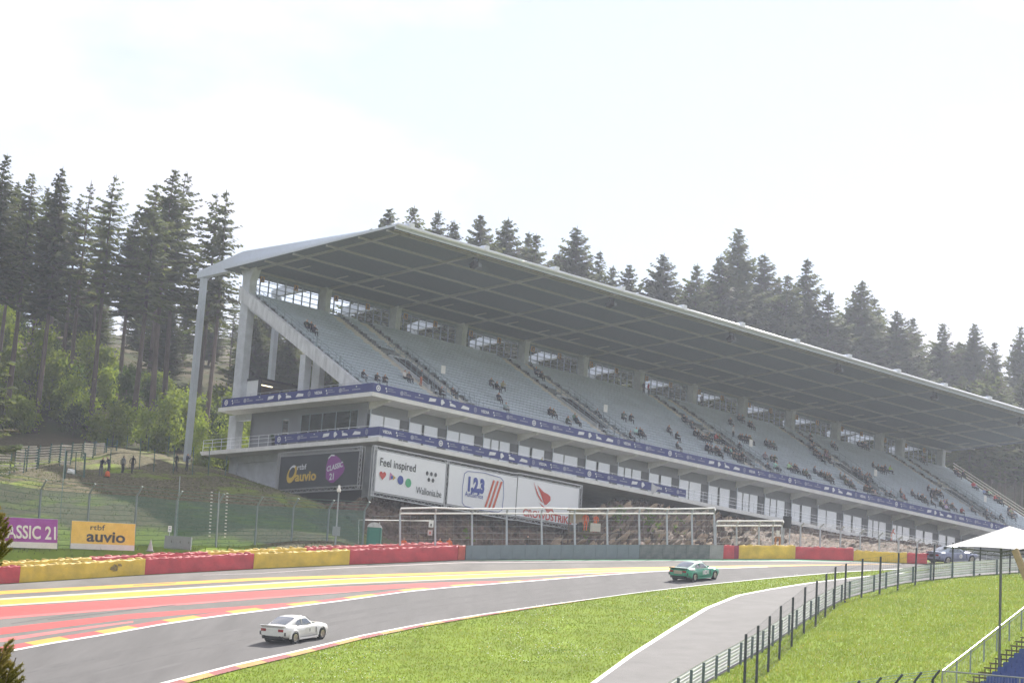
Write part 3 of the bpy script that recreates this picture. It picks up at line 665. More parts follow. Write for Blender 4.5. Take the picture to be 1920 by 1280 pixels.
# sponsor banners
navy = mat('banner_navy', (.022, .034, .185), rough=.6, var=.1, scale=.8)
prw = mat('print_white', (.72, .73, .76), rough=.7, var=.02)
prg = mat('print_grey', (.30, .31, .42), rough=.7, var=.05)
def logo(mb, kind, x, z, ax, ay, o, h):
    """one mark of the repeating strip; kinds follow the photograph's order"""
    P = lambda a, b_: Vector(o) + Vector(ax) * (x + a * h) + Vector(ay) * (z + b_ * h)
    def bars(x0, rows, mi, t=.16):
        for j, w_ in enumerate(rows):
            y_ = .22 - j * .3
            k = 0.0; rr = random.Random(kind * 7 + j)
            while k < w_:
                q = rr.uniform(.12, .3); mb.add([P(x0 + k, y_ - t / 2), P(x0 + k + q * .8, y_ - t / 2), P(x0 + k + q * .8, y_ + t / 2), P(x0 + k, y_ + t / 2)], [(0, 1, 2, 3)], mi); k += q
    X_, Y_ = Vector(ax) * h, Vector(ay) * h
    if kind == 0: mb.disc(P(.45, 0), X_ * .44, Y_ * .46, 16, 0, .62); mb.disc(P(.45, 0), X_ * .2, Y_ * .16, 8, 0); return 1.1
    if kind == 1: mb.disc(P(.2, .2), X_ * .16, Y_ * .16, 6, 0); mb.disc(P(.36, -.2), X_ * .12, Y_ * .2, 6, 0); bars(.6, (1.0, 1.5), 1, .12); return 2.4
    if kind == 2: mb.disc(P(.35, 0), X_ * .36, Y_ * .36, 12, 1); bars(.8, (.6, 1.4), 1, .2); return 2.4
    if kind == 3: mb.disc(P(.9, .34), X_ * .16, Y_ * .09, 6, 0); bars(.0, (0, 1.8), 1, .18); return 2.1
    if kind == 4: mb.add([P(.1, -.3), P(1.5, -.15), P(1.7, .32), P(.3, .28)], [(0, 1, 2, 3)], 0); return 1.9
    if kind == 5: mb.add([P(.1, .35), P(.1, -.2), P(.3, -.5), P(.95, 0), P(.5, .45)], [(0, 1, 2, 3, 4)], 0); return 1.2
    if kind == 6: mb.add([P(.0, .28), P(.0, .44), P(.4, .44), P(.4, .28)], [(0, 1, 2, 3)], 0); mb.add([P(.15, -.3), P(1.5, -.3), P(1.3, .0), P(.15, .22)], [(0, 1, 2, 3)], 0); return 1.8
    if kind == 7: mb.add([P(.0, -.28), P(1.8, -.28), P(1.85, .1), P(.5, .28)], [(0, 1, 2, 3)], 0); return 2.1
    if kind == 8: mb.disc(P(.42, 0), X_ * .34, Y_ * .44, 8, 1, .6); mb.disc(P(.42, 0), X_ * .12, Y_ * .14, 6, 1); return 1.0
    if kind == 9: text_into(mb, 'VEDIA', P(0, -.2), X_, Y_, .62, bold=.03, sx=1.05); return 1.9
def strip(parent, name, o, ax, L_, start, h=.8):
    s = MB(); o, ax = Vector(o), Vector(ax); n_ = Vector((0, 0, 1)).cross(ax) * -1
    nrm = ax.cross(Vector((0, 0, 1)))            # faces outwards
    s.prism([o, o + ax * L_, o + ax * L_ + Vector((0, 0, h)), o + Vector((0, 0, h))], nrm * -.03); st_ = s.obj(name, navy, parent)
    pr = MB(); x = .35; k = start; seq = [0, 1, 2, 3, 4, 5, 6, 7, 8, 9, 1, 2, 3]
    while x < L_ - 1.4:
        x += logo(pr, seq[k % 13], x, h * .5, ax, (0, 0, 1), o + nrm * .012, .62) * .62 + .42; k += 1
    tag(pr.obj('printed_logos', [prw, prg], st_), kind='stuff')
    return k
t_ = thing('sponsor_banner', 'long navy sponsor banner along the upper terrace railing below the seats', 'banner', SO, RZ)
k = strip(t_, 'side_strip', (-2.53, 19.3, .46), (0, -1, 0), 22.3, 0, .82)
strip(t_, 'front_strip', (-2.5, -3.04, .46), (1, 0, 0), LEN + 2, k, .82)
t_ = thing('sponsor_banner', 'shorter navy sponsor banner along the lower balcony railing below the windows', 'banner', SO, RZ)
k = strip(t_, 'side_strip', (-2.03, 11.2, -3.58), (0, -1, 0), 15.0, 0, .80)
strip(t_, 'front_strip', (-2.0, -3.84, -3.58), (1, 0, 0), 38.3, k, .80)
strip(t_, 'front_strip', (36.4, -3.84, -3.58), (1, 0, 0), 5.4, 9, .80)
MB().add([(36.2, -3.86, -2.8), (37.3, -3.98, -3.2), (36.3, -3.9, -4.0)], [(0, 1, 2)]).add([(36.2, -3.85, -2.8), (36.3, -3.86, -4.0), (36.15, -3.84, -3.4)], [(0, 1, 2)]).obj('folded_corner', mat('banner_back', (.5, .5, .52), var=.1), t_)
# black-framed cabin on the upper terrace
t_ = thing('terrace_cabin', 'black framed cabin with a white side panel on the upper terrace', 'cabin', Bw(0, 0, .44), RZ)
mb = MB()
for x in (.45, 5.3):
    for y in (17.4, 20.0): mb.box(x - .12, x + .12, y - .12, y + .12, 0, 3.15)
mb.box(.3, 5.45, 17.25, 20.15, 3.15, 3.38); mb.obj('frame', blackm, t_)
MB().box(.36, .42, 17.5, 19.9, .02, 3.14).obj('side_panel', mat('panel_white', (.66, .68, .68), var=.04), t_)
MB().box(.5, 5.2, 19.9, 19.96, .02, 3.14).obj('rear_panel', mat('cabin_timber', (.12, .085, .06), var=.2), t_)
MB().box(.7, 2.5, 17.9, 18.02, 2.75, 2.83).obj('lamp', mat('cabin_lamp', (.8, .75, .6), var=0), t_)
_m = MATS['cabin_lamp'].node_tree.nodes['Principled BSDF']; _m.inputs['Emission Color'].default_value = (1, .85, .55, 1); _m.inputs['Emission Strength'].default_value = 1.5
# potted plant on lower terrace
t_ = thing('potted_plant', 'small potted plant on the lower terrace beside the side door', 'plant', Bw(-1.2, 12.4, -3.72), 0)
MB().tube((0, 0, 0), (0, 0, .75), .16, .22, n=10).obj('pot', blackm, t_)
mb = MB(); r = random.Random(4)
for _ in range(40):
    a = r.uniform(0, 2 * pi); e = r.uniform(.2, 1.1); l_ = r.uniform(.3, .55); mb.add([(0, 0, .75), (cos(a) * l_ * .5 - sin(a) * .05, sin(a) * l_ * .5 + cos(a) * .05, .75 + e * l_), (cos(a) * l_, sin(a) * l_, .75 + e * l_ * .8)], [(0, 1, 2)])
mb.obj('leaves', mat('pot_leaves', (.05, .1, .03)), t_)
# ------------------------------------------------------------ billboards under the lower terrace
truss = mat('truss_aluminium', (.55, .56, .57), rough=.4, metal=.4, var=.05)
def truss_run(mb, a, b_, dep, inw):
    a, b_, inw = Vector(a), Vector(b_), Vector(inw) * .34; dp = Vector(dep) * .3
    for o in (Vector(), inw, dp, inw + dp): mb.beam(a + o, b_ + o, .055, .055)
    n_ = max(2, int((b_ - a).length / .42)); d = (b_ - a) / n_
    for i in range(n_):
        p, q = a + d * i, a + d * (i + 1)
        if i % 2: mb.beam(p, q + inw, .035, .035)
        else: mb.beam(p + inw, q, .035, .035)
def billboard(label, o, ax, L_, h, pm, edges):
    """o: lower corner at the viewer's left; parts: panel, frame"""
    t_ = thing('billboard', label, 'billboard', SO, RZ, 'billboards under the terrace'); o, ax = Vector(o), Vector(ax); z = Vector((0, 0, 1)); nrm = ax.cross(z)
    fr = MB(); dep = -nrm
    truss_run(fr, o, o + ax * L_, dep, z); truss_run(fr, o + z * (h - .34), o + z * (h - .34) + ax * L_, dep, z)
    if 'l' in edges: truss_run(fr, o, o + z * h, dep, ax)
    if 'r' in edges: truss_run(fr, o + ax * (L_ - .34), o + ax * (L_ - .34) + z * h, dep, ax)
    fr.obj('frame', truss, t_)
    x0 = .42 if 'l' in edges else .05; x1 = L_ - (.42 if 'r' in edges else .05)
    pn = MB(); nx_ = 14; vs = []
    for j in range(9):
        for i in range(nx_ + 1):
            a = x0 + (x1 - x0) * i / nx_; c = .42 + (h - .84) * j / 8
            vs.append(o + ax * a + z * c + nrm * (.045 * sin(pi * i / nx_) * sin(pi * j / 8) + .006 * sin(i * 2.1 + j)))
    pn.add(vs, [(j * (nx_ + 1) + i, j * (nx_ + 1) + i + 1, (j + 1) * (nx_ + 1) + i + 1, (j + 1) * (nx_ + 1) + i) for j in range(8) for i in range(nx_)])
    panel = pn.obj('panel', pm, t_, smooth=True)
    return t_, panel, o + nrm * .075, ax, z
pblack = mat('panel_charcoal', (.022, .027, .032), rough=.75, var=.12, scale=.8, bump=.1, bscale=2)
pwhite = mat('panel_pvc_white', (.86, .87, .89), rough=.6, var=.03, scale=.6)
pyel = mat('print_yellow', (.62, .42, .05), rough=.6, var=.05); ppur = mat('print_purple', (.23, .03, .25), rough=.6, var=.08); pgr = mat('print_graphite', (.055, .06, .065), rough=.7, var=.05)
pblu = mat('print_blue', (.04, .07, .34), rough=.6, var=.05); pred = mat('print_red', (.55, .06, .04), rough=.6, var=.05); porg = mat('print_orange_red', (.60, .12, .06), rough=.6, var=.05)
pgrn = mat('print_green', (.08, .42, .2), rough=.6, var=.05); ppink = mat('print_pink', (.55, .2, .4), rough=.6, var=.05)
t_, pn, o, ax, z = billboard('charcoal billboard with a golden ring and purple emblem on the side wall', (-2.05, 10.45, -8.45), (0, -1, 0), 12.15, 3.95, pblack, 'lr')
mb = MB()
def ring(mb, c, rx, ry, tilt, thick, mi, mi2, off):
    n_ = 28; vs = []; 
    for i in range(n_):
        a = 2 * pi * i / n_; th = thick * (1 - .45 * cos(a - 2.4))
        for k in (1, 1 - th):
            ex, ey = rx * k * cos(a), ry * k * sin(a); X_ = ex * cos(tilt) - ey * sin(tilt); Y_ = ex * sin(tilt) + ey * cos(tilt)
            vs.append(o + ax * (c[0] + X_) + z * (c[1] + Y_) + off)
    for i in range(n_): mb.add([vs[2 * i], vs[2 * i + 1], vs[(2 * i + 3) % (2 * n_)], vs[(2 * i + 2) % (2 * n_)]], [(0, 1, 2, 3)], mi2 if 7 <= i <= 12 else mi)
ring(mb, (2.35, 1.78), .62, .92, -.55, .42, 0, 1, Vector())
text_into(mb, 'rtbf', o + ax * 3.05 + z * 2.16, ax, z, .72, mi=1, bold=.012, sx=1.25)
text_into(mb, 'auvio', o + ax * 2.9 + z * 1.08, ax, z, 1.28, mi=0, bold=.03, sx=1.12)
pk = [(8.05, .72), (7.35, 1.15), (7.25, 2.2), (7.45, 2.9), (7.9, 3.3), (8.5, 3.28), (9.1, 2.95), (9.75, 2.35), (9.95, 2.0), (9.8, 1.6), (9.1, 1.05), (8.5, .7)]
mb.add([o + ax * a + z * c - ax.cross(z) * .012 for a, c in pk], [tuple(range(len(pk)))], 2)
text_into(mb, 'CLASSIC', o + ax * 7.4 + z * 1.78, ax * .985 + z * .17, z, .68, mi=1, bold=.03, sx=.9); text_into(mb, '21', o + ax * 7.85 + z * 1.0, ax, z, .85, mi=1, bold=.03, sx=.9)
mb.add([o + ax * a + z * c for a, c in [(7.5, 2.95), (7.9, 3.24), (8.4, 3.2), (8.35, 3.34), (7.9, 3.38), (7.5, 3.1)]], [tuple(range(6))], 1)
mb.obj('printed_logo', [pyel, prw, ppur], pn)
t_, pn, o, ax, z = billboard('white billboard reading Feel inspired with coloured emblems and five dots', (-2.3, -3.62, -9.15), (1, 0, 0), 9.6, 4.6, pwhite, 'lr')
mb = MB(); text_into(mb, 'Feel inspired', o + ax * .72 + z * 2.85, ax, z, 1.04, bold=.012, sx=.86); mb.obj('slogan_lettering', [pgr], pn); mb = MB(); text_into(mb, 'Wallonia.be', o + ax * 5.5 + z * .92, ax, z, .90, bold=.006, sx=.76)
mb.obj('lettering', [pgr], pn)
for a, c in ((6.75, 2.95), (7.3, 2.95), (7.85, 2.95), (7.02, 2.38), (7.56, 2.38)): MB().disc(o + ax * a + z * c, ax * .17, z * .2, 10).obj('dot', pgr, pn)
hx = [(1.0 + .42 * (16 * sin(q) ** 3) / 16, 2.0 + .42 * (13 * cos(q) - 5 * cos(2 * q) - 2 * cos(3 * q) - cos(4 * q)) / 15) for q in np.linspace(0, 2 * pi, 18)[:-1]]
mb = MB(); mb.add([o + ax * (a + .2) + z * c for a, c in hx][::-1], [tuple(range(17))]); mb.obj('heart_emblem', [pred], pn); mb = MB()
mb.add([o + ax * a + z * c for a, c in [(2.1, 2.4), (2.05, 1.65), (2.75, 1.95)]][::-1], [(0, 1, 2)], 4); mb.disc(o + ax * 2.35 + z * 1.95 - ax.cross(z) * -.004, ax * .16, z * .18, 8, 2); mb.add([o + ax * a + z * c for a, c in [(2.45, 2.2), (2.5, 1.7), (2.85, 1.98)]][::-1], [(0, 1, 2)], 5)
mb.obj('arrow_emblem', [pgr, pred, pblu, pgrn, ppink, pyel], pn)
MB().disc(o + ax * 3.45 + z * 1.85, ax * .38, z * .42, 14).obj('blue_emblem', pblu, pn); MB().disc(o + ax * 4.45 + z * 1.72, ax * .38, z * .42, 14).obj('green_emblem', pgrn, pn)
t_, pn, o, ax, z = billboard('white billboard with blue numerals, red slanted bars and a framed emblem', (7.3, -3.62, -9.1), (1, 0, 0), 9.3, 4.55, pwhite, '')
mb = MB(); fpts = [(2.0, 3.55), (1.85, 2.2), (1.95, .75), (2.3, .48), (4.6, .36), (6.9, .48), (7.35, .75), (7.45, 2.2), (7.3, 3.55), (6.9, 3.82), (4.6, 3.98), (2.4, 3.82)]
for a, c in zip(fpts, fpts[1:] + fpts[:1]): mb.beam(o + ax * a[0] + z * a[1], o + ax * c[0] + z * c[1], .05, .012, 0, up=ax.cross(z))
text_into(mb, '1,2,3', o + ax * 2.4 + z * 2.05, ax, z, 1.75, bold=.07, sx=.70); text_into(mb, 'AutoService', o + ax * 2.25 + z * 1.45, ax, z, .66, bold=.008, sx=.74)
for j in range(3):
    x = 4.95 + j * .52; mb.add([o + ax * (x + a) + z * c for a, c in [(0, .75), (.27, .75), (1.2, 3.45), (.93, 3.45)]], [(0, 1, 2, 3)], 1)
mb.obj('printed_logo', [pblu, porg], pn)
t_, pn, o, ax, z = billboard('white billboard with a red diving bird above red capitals', (16.6, -3.62, -9.05), (1, 0, 0), 9.3, 4.6, pwhite, 'r')
mb = MB()
bird = [[(2.2, 4.0), (3.0, 2.85), (3.55, 2.3), (3.75, 2.1), (3.35, 2.25), (2.75, 2.85)], [(2.75, 3.75), (3.35, 2.85), (3.7, 2.3), (3.95, 1.95), (4.2, 2.0), (4.75, 2.5), (4.7, 2.85), (4.35, 3.05), (3.7, 3.2)], [(3.1, 2.1), (3.9, 1.75), (4.5, 1.75), (5.1, 1.75), (5.3, 1.35), (4.9, 1.5), (4.6, 1.3), (4.65, 1.1), (4.4, 1.15), (4.1, 1.5), (3.6, 1.75)]]
for bb in bird: mb.add([o + ax * a + z * c for a, c in bb[::-1]], [tuple(range(len(bb)))])
text_into(mb, 'CROWDSTRIKE', o + ax * .95 + z * .52, ax, z, 1.0, bold=.02, sx=1.0)
mb.obj('printed_logo', [pred], pn)
# ------------------------------------------------------------ rock face below the stand
from mathutils import noise as MN
rockm = mat('rock', (.115, .078, .052), rough=.92, var=.5, scale=.55, bump=.6, bscale=3, detail=9)
_t = rockm.node_tree; _b = _t.nodes['Principled BSDF']; _s = _b.inputs['Base Color'].links[0].from_socket
_g = _t.nodes.new('ShaderNodeNewGeometry'); _v = _t.nodes.new('ShaderNodeTexVoronoi'); _v.inputs['Scale'].default_value = 1.7
_mp = _t.nodes.new('ShaderNodeMapping'); _mp.inputs['Rotation'].default_value = (0, .7, .3); _mp.inputs['Scale'].default_value = (2.2, 1, .8); _t.links.new(_g.outputs['Position'], _mp.inputs['Vector']); _t.links.new(_mp.outputs['Vector'], _v.inputs['Vector'])
_h = _t.nodes.new('ShaderNodeHueSaturation'); _r = _t.nodes.new('ShaderNodeMapRange'); _r.inputs['To Min'].default_value = .6; _r.inputs['To Max'].default_value = 1.3
_sp = _t.nodes.new('ShaderNodeSeparateColor'); _t.links.new(_v.outputs['Color'], _sp.inputs[0]); _t.links.new(_sp.outputs[0], _r.inputs['Value']); _t.links.new(_r.outputs['Result'], _h.inputs['Value'])
_r2 = _t.nodes.new('ShaderNodeMapRange'); _r2.inputs['To Min'].default_value = .48; _r2.inputs['To Max'].default_value = .52; _t.links.new(_sp.outputs[1], _r2.inputs['Value']); _t.links.new(_r2.outputs['Result'], _h.inputs['Hue'])
_t.links.new(_s, _h.inputs['Color']); _t.links.new(_h.outputs['Color'], _b.inputs['Base Color'])
RB = [(600, 1004, 184), (640, 1014, 185), (700, 1027, 192), (800, 1029, 198), (900, 1029, 203), (1000, 1029, 208), (1060, 1029, 210), (1130, 1029, 208), (1200, 1029, 207), (1300, 1030, 208), (1400, 1030, 210), (1500, 1033, 217), (1600, 1036, 224), (1700, 1040, 231), (1800, 1046, 238)]
RT = [(600, 948, 194), (640, 944, 197), (690, 926, 202), (800, 948, 208), (900, 962, 213), (1000, 976, 218.5), (1060, 984, 222), (1090, 958, 224), (1150, 934, 227), (1200, 937, 230), (1250, 949, 233.5), (1300, 957, 236.5), (1350, 966, 240), (1400, 974, 243.5), (1500, 990, 250.5), (1600, 1008, 258), (1700, 1022, 266), (1800, 1034, 273)]
def rp_(L_, x, k): return float(np.interp(x, [q[0] for q in L_], [q[k] for q in L_]))
NS, NT = 420, 36; rv = []
for i in range(NS + 1):
    x = 600 + 1200 * i / NS; b0 = D(x, rp_(RB, x, 1), rp_(RB, x, 2)); b1 = D(x, rp_(RT, x, 1), rp_(RT, x, 2))
    for j in range(NT + 1):
        s = j / NT; bul = sin(pi * s) * (0 if x < 1060 else min(1, (x - 1060) / 80)) * 1.3
        p = b0.lerp(b1, s) + Vector((0, -bul * .6, bul * .5))
        q = Vector((p.x * .5 + p.z * .55, p.y * .3, p.z * .9 - p.x * .45))
        k_ = .45 if x < 1050 else (1.0 if x < 1400 else .55); e = k_ * (MN.noise(q * .55) * .8 + MN.noise(q * 1.5) * .45 + MN.cell(q * 1.6) * .5 + MN.cell(q * 3.4 + Vector((3, 1, 7))) * .35 + MN.noise(q * 5) * .2)
        rv.append(p + Vector((.15, -.8, .45)) * e * min(1, 4 * s + .3))
rk = MB(); rk.add(rv, [(i * (NT + 1) + j, (i + 1) * (NT + 1) + j, (i + 1) * (NT + 1) + j + 1, i * (NT + 1) + j + 1) for i in range(NS) for j in range(NT)])
rock = rk.obj('rock_face', rockm); tag(rock, 'rough brown rock face below the grandstand behind the catch fence', 'rock face')
# loose angular stones lying on it
def stone_mesh(seed):
    r = random.Random(seed); bm = bmesh.new(); bmesh.ops.create_icosphere(bm, subdivisions=1, radius=1)
    for v in bm.verts: v.co = Vector((v.co.x * r.uniform(.7, 1.2), v.co.y * r.uniform(.6, 1.1), v.co.z * r.uniform(.7, 1.15)))
    m_ = bpy.data.meshes.new('stone'); bm.to_mesh(m_); bm.free(); m_.materials.append(stonem); return m_
stonem = mat('stone', (.27, .205, .14), rough=.9, var=.3, scale=1.5, bump=.4, objvar=.5)
stm = [stone_mesh(i) for i in range(6)]
r = random.Random(12)
for i in range(230):
    x = r.choice((r.uniform(1080, 1440), r.uniform(1040, 1420), r.uniform(1100, 1360))); s = r.random() ** 1.5 * .75
    ii = int((x - 600) / 1200 * NS); jj = int(s * NT); p = rv[ii * (NT + 1) + jj]
    o = link('stone', r.choice(stm), rock); q = r.uniform(.16, .55)
    o.location = p + Vector((0, -.1, .12)); o.rotation_euler = (r.uniform(-.3, .3), .7 + r.uniform(-.4, .4), r.uniform(-.5, .5)); o.scale = (q * .6, q * .7, q * 1.7)
mb = MB()
for cx_, cy_, n_ in ((1160, 985, 90), (1216, 990, 70), (1225, 1003, 40), (1100, 1012, 25), (1275, 1000, 30), (880, 1005, 20)):
    for _ in range(n_):
        x, y_ = r.gauss(cx_, 6), r.gauss(cy_, 8); yb, yt = rp_(RB, x, 1), rp_(RT, x, 1); s = min(.95, max(.02, (yb - y_) / (yb - yt)))
        p = rv[int((x - 600) / 1200 * NS) * (NT + 1) + int(s * NT)] + Vector((0, -.25, .2))
        mb.add([p, p + Vector((r.uniform(-.3, .3), -.2, r.uniform(.1, .45))), p + Vector((r.uniform(-.3, .3), -.1, r.uniform(.0, .2)))], [(0, 1, 2)])
tag(mb.obj('rock_weeds', foliage_mat('weed', (.10, .18, .02), (.17, .25, .03), .3, 0), rock), kind='stuff')

# ------------------------------------------------------------ tyre barriers and block walls
c_yel = mat('cover_yellow', (.74, .50, .045), rough=.5, var=.22, scale=.9, bump=.5, bscale=1.6, detail=6)
c_red = mat('cover_red', (.56, .055, .065), rough=.5, var=.22, scale=.9, bump=.5, bscale=1.6, detail=6)
c_ored = mat('cover_orange_red', (.55, .10, .06), rough=.5, var=.15)
c_dred = mat('cover_dark_red', (.30, .03, .07), rough=.5, var=.15)
t_yel = mat('tyre_yellow', (.60, .44, .10), rough=.7, var=.15); t_red = mat('tyre_red', (.52, .11, .10), rough=.7, var=.15)
def torus(R_, r_, n=14, m=6):
    mb = MB(); vs = [((R_ + r_ * cos(2 * pi * j / m)) * cos(2 * pi * i / n), (R_ + r_ * cos(2 * pi * j / m)) * sin(2 * pi * i / n), r_ * 1.15 * sin(2 * pi * j / m)) for i in range(n) for j in range(m)]
    mb.add(vs, [(i * m + j, ((i + 1) % n) * m + j, ((i + 1) % n) * m + (j + 1) % m, i * m + (j + 1) % m) for i in range(n) for j in range(m)]); return mb
tyre_y, tyre_r = torus(.22, .095).mesh('tyre', t_yel, True), torus(.22, .095).mesh('tyre', t_red, True)
def base_line(x0, x1, back, n):
    """world points on the asphalt along the barrier foot between two image columns, moved back"""
    P = [G(x0 + (x1 - x0) * i / n, at_y(BASE, x0 + (x1 - x0) * i / n) - 1.0) for i in range(n + 1)]
    Q = []
    for i, p in enumerate(P):
        d = (P[min(n, i + 1)] - P[max(0, i - 1)]); d.z = 0; d.normalize(); nn = Vector((-d.y, d.x, 0))
        q = p + nn * back; q.z = plz(q.x, q.y); Q.append((q, nn, d))
    return Q
def tyre_wall(label, x0, x1, back, h, cm, tm, rows, depth=1.25, seed=0):
    Q = base_line(x0, x1, back, max(6, int((x1 - x0) / 6))); o = Q[0][0].copy()
    t_ = thing('tyre_barrier', label, 'tyre barrier', o, 0, 'tyre barriers along the track'); r = random.Random(seed + int(x0))
    mb = MB(); nr = 5; vs = []; acc = 0
    for i, (p, nn, d) in enumerate(Q):
        if i: acc += (p - Q[i - 1][0]).length
        for j in range(nr + 1):
            z = h * j / nr; bl_ = .05 * abs(sin(acc * pi / .62)) * (1 if 0 < j < nr else .4) + r.uniform(-.02, .02) - .05 * (j / nr)
            vs.append(p - o - nn * bl_ + Vector((0, 0, z)))
    m_ = nr + 1
    for i in range(len(Q)): vs.append(Q[i][0] - o + Q[i][1] * .22 + Vector((0, 0, h + r.uniform(-.03, .03))))
    k0 = len(Q) * m_
    mb.add(vs, [(i * m_ + j, (i + 1) * m_ + j, (i + 1) * m_ + j + 1, i * m_ + j + 1) for i in range(len(Q) - 1) for j in range(nr)] + [(i * m_ + nr, (i + 1) * m_ + nr, k0 + i + 1, k0 + i) for i in range(len(Q) - 1)])
    for e in (0, -1):
        p, nn, d = Q[e]; a = p - o; mb.quad(a, a + nn * depth, a + nn * depth + Vector((0, 0, h * .9)), a + Vector((0, 0, h * .95)))
    mb.obj('cover', cm, t_, smooth=True)
    L_ = sum((Q[i + 1][0] - Q[i][0]).length for i in range(len(Q) - 1)); nty = int(L_ / .64)
    for row in range(rows):
        for i in range(nty):
            f_ = (i + .5 + .3 * (row % 2)) / nty * (len(Q) - 1); k = min(len(Q) - 2, int(f_)); f_ -= k
            p = Q[k][0].lerp(Q[k + 1][0], f_) - o + Q[k][1] * (.36 + .58 * row)
            ob = link('tyre', tm, t_); ob.location = p + Vector((0, 0, h - .03 + r.uniform(-.04, .02))); ob.rotation_euler = (r.uniform(-.12, .12) + .17, r.uniform(-.12, .12), r.uniform(0, 6))
    bk = MB(); p0, p1 = Q[0], Q[-1]
    for i in range(len(Q) - 1):
        a, c = Q[i], Q[i + 1]; ha = Vector((0, 0, h - .22)); bk.quad(a[0] - o + a[1] * .1 + ha, c[0] - o + c[1] * .1 + ha, c[0] - o + c[1] * depth + ha, a[0] - o + a[1] * depth + ha); bk.quad(a[0] - o + a[1] * depth, c[0] - o + c[1] * depth, c[0] - o + c[1] * depth + ha, a[0] - o + a[1] * depth + ha)
    bk.obj('tyre_stack_core', tm.materials[0], t_)
    return t_
front = [(-150, 36, 'r', 'short red front'), (36, 271, 'y', 'dented yellow front'), (271, 475, 'r', 'red front'), (475, 655, 'y', 'clean yellow front'), (655, 858, 'r', 'red front')]
wh = ['at the left edge of the photo', 'with a dark scuff mark, left of the long red one', 'between the two yellow ones', 'before the marshals', 'next to the grey block wall']
for (a, c, k, w), q in zip(front, wh):
    tyre_wall(f'{w} tyre barrier {q}', a, c - .6, 0, 1.12, c_yel if k == 'y' else c_red, tyre_y if k == 'y' else tyre_r, 1)
tyre_wall('narrow orange-red end piece of the front tyre barrier', 858.4, 871.5, 0, 1.12, c_ored, tyre_r, 1)
back = [(-150, 208, 'y', 'yellow rear tyre barrier behind the scuffed yellow one, below the banners'), (208, 422, 'r', 'red rear tyre barrier below the green fence and cabinets'), (422, 605, 'y', 'yellow rear tyre barrier in front of the green fence end'), (605, 872, 'r', 'red rear tyre barrier in front of the portable toilet')]
for a, c, k, w in back: tyre_wall(w, a, c - .6, 2.45, 1.16, c_yel if k == 'y' else c_red, tyre_y if k == 'y' else tyre_r, 1, .8)
# scuff on the yellow cover
sc_ = [o for o in COL.objects if o.get('label', '').startswith('dented yellow')][0]; cc_ = base_line(212, 214, 0, 1)[0]; rr2 = random.Random(3)
for (dx_, dz_, w_, h_) in ((0, .62, .34, .26), (.42, .84, .2, .10), (-.25, .5, .12, .1)):
    pts_ = []
    for k in range(14):
        a = 2 * pi * k / 14; q = rr2.uniform(.65, 1.1); pts_.append(cc_[0] - sc_.location + cc_[2] * (dx_ + cos(a) * w_ * q) - cc_[1] * .085 + Vector((0, 0, dz_ + sin(a) * h_ * q)))
    MB().add(pts_, [tuple(range(14))]).obj('scuff_mark', mat('scuff_rubber', (.12, .09, .06), rough=.9, var=.5, scale=9, col2=(.45, .32, .07)), sc_)
far_ = [(1356, 1376, c_red, tyre_r, 'short red tyre barrier panel right of the dark block wall'), (1376.4, 1384.5, c_dred, tyre_r, 'narrow dark red tyre barrier panel beside the yellow one'), (1385, 1490.5, c_yel, tyre_y, 'yellow tyre barrier below the black scoreboard box'), (1491, 1600, c_red, tyre_r, 'long red tyre barrier near the crest of the track'), (1600.5, 1700, c_yel, tyre_y, 'yellow tyre barrier running down behind the dark fence posts'), (1700.5, 1738, c_red, tyre_r, 'low red tyre barrier end behind the blue car')]
for a, c, m1, m2, w in far_: tyre_wall(w, a, c, 0, 1.08 if a < 1400 else (.98 if a < 1590 else .8), m1, m2, 1, .8)
blk = mat('block_grey', (.20, .245, .265), rough=.8, var=.12, scale=1.1, detail=6); blkd = mat('block_grimy', (.075, .105, .115), rough=.8, scale=1.3, detail=8, col2=(.26, .27, .25)); blkp = mat('block_pale', (.36, .36, .34), rough=.85, var=.2, scale=1.4, detail=7)
ed = [872.5, 884, 912, 938, 960, 984, 1006, 1029, 1051, 1074, 1094.5, 1116, 1136, 1156.5, 1177.5, 1198, 1220, 1242, 1264, 1286, 1308, 1330, 1356]
for i, (a, c) in enumerate(zip(ed[:-1], ed[1:])):
    (p, nn, d), (q, _, _) = base_line(a + .25, c - .25, 0, 1); L_ = (q - p).length; ang = atan2(d.y, d.x); gradz = (q.z - p.z) / L_
    mt, w = (blk, 'grey barrier block') if i < 15 else ((blkd, 'grimy dark barrier block') if i < 21 else (blkp, 'pale barrier block'))
    lab = f'{w}, {ordn(i)} from the red tyre wall end' if i < 15 else (f'{w}, {ordn(i - 15)} of the smeared dark stretch' if i < 21 else 'pale grey barrier block beside the short red panel')
    o = MB()
    for k in range(3):
        z0, z1 = .012 + k * .375, .012 + k * .375 + .362
        o.prism([(0, .0, z0), (L_, .0, z0 + gradz * L_), (L_, .0, z1 + gradz * L_), (0, .0, z1)], (0, .7, 0))
    o.prism([(.02, .03, .0), (L_ - .02, .03, gradz * L_), (L_ - .02, .03, 1.1 + gradz * L_), (.02, .03, 1.1)], (0, .64, 0))
    ob = o.obj('barrier_block', mt); ob.location = p; ob.rotation_euler = (0, 0, ang); tag(ob, lab, 'barrier block', 'blocks of the barrier wall')

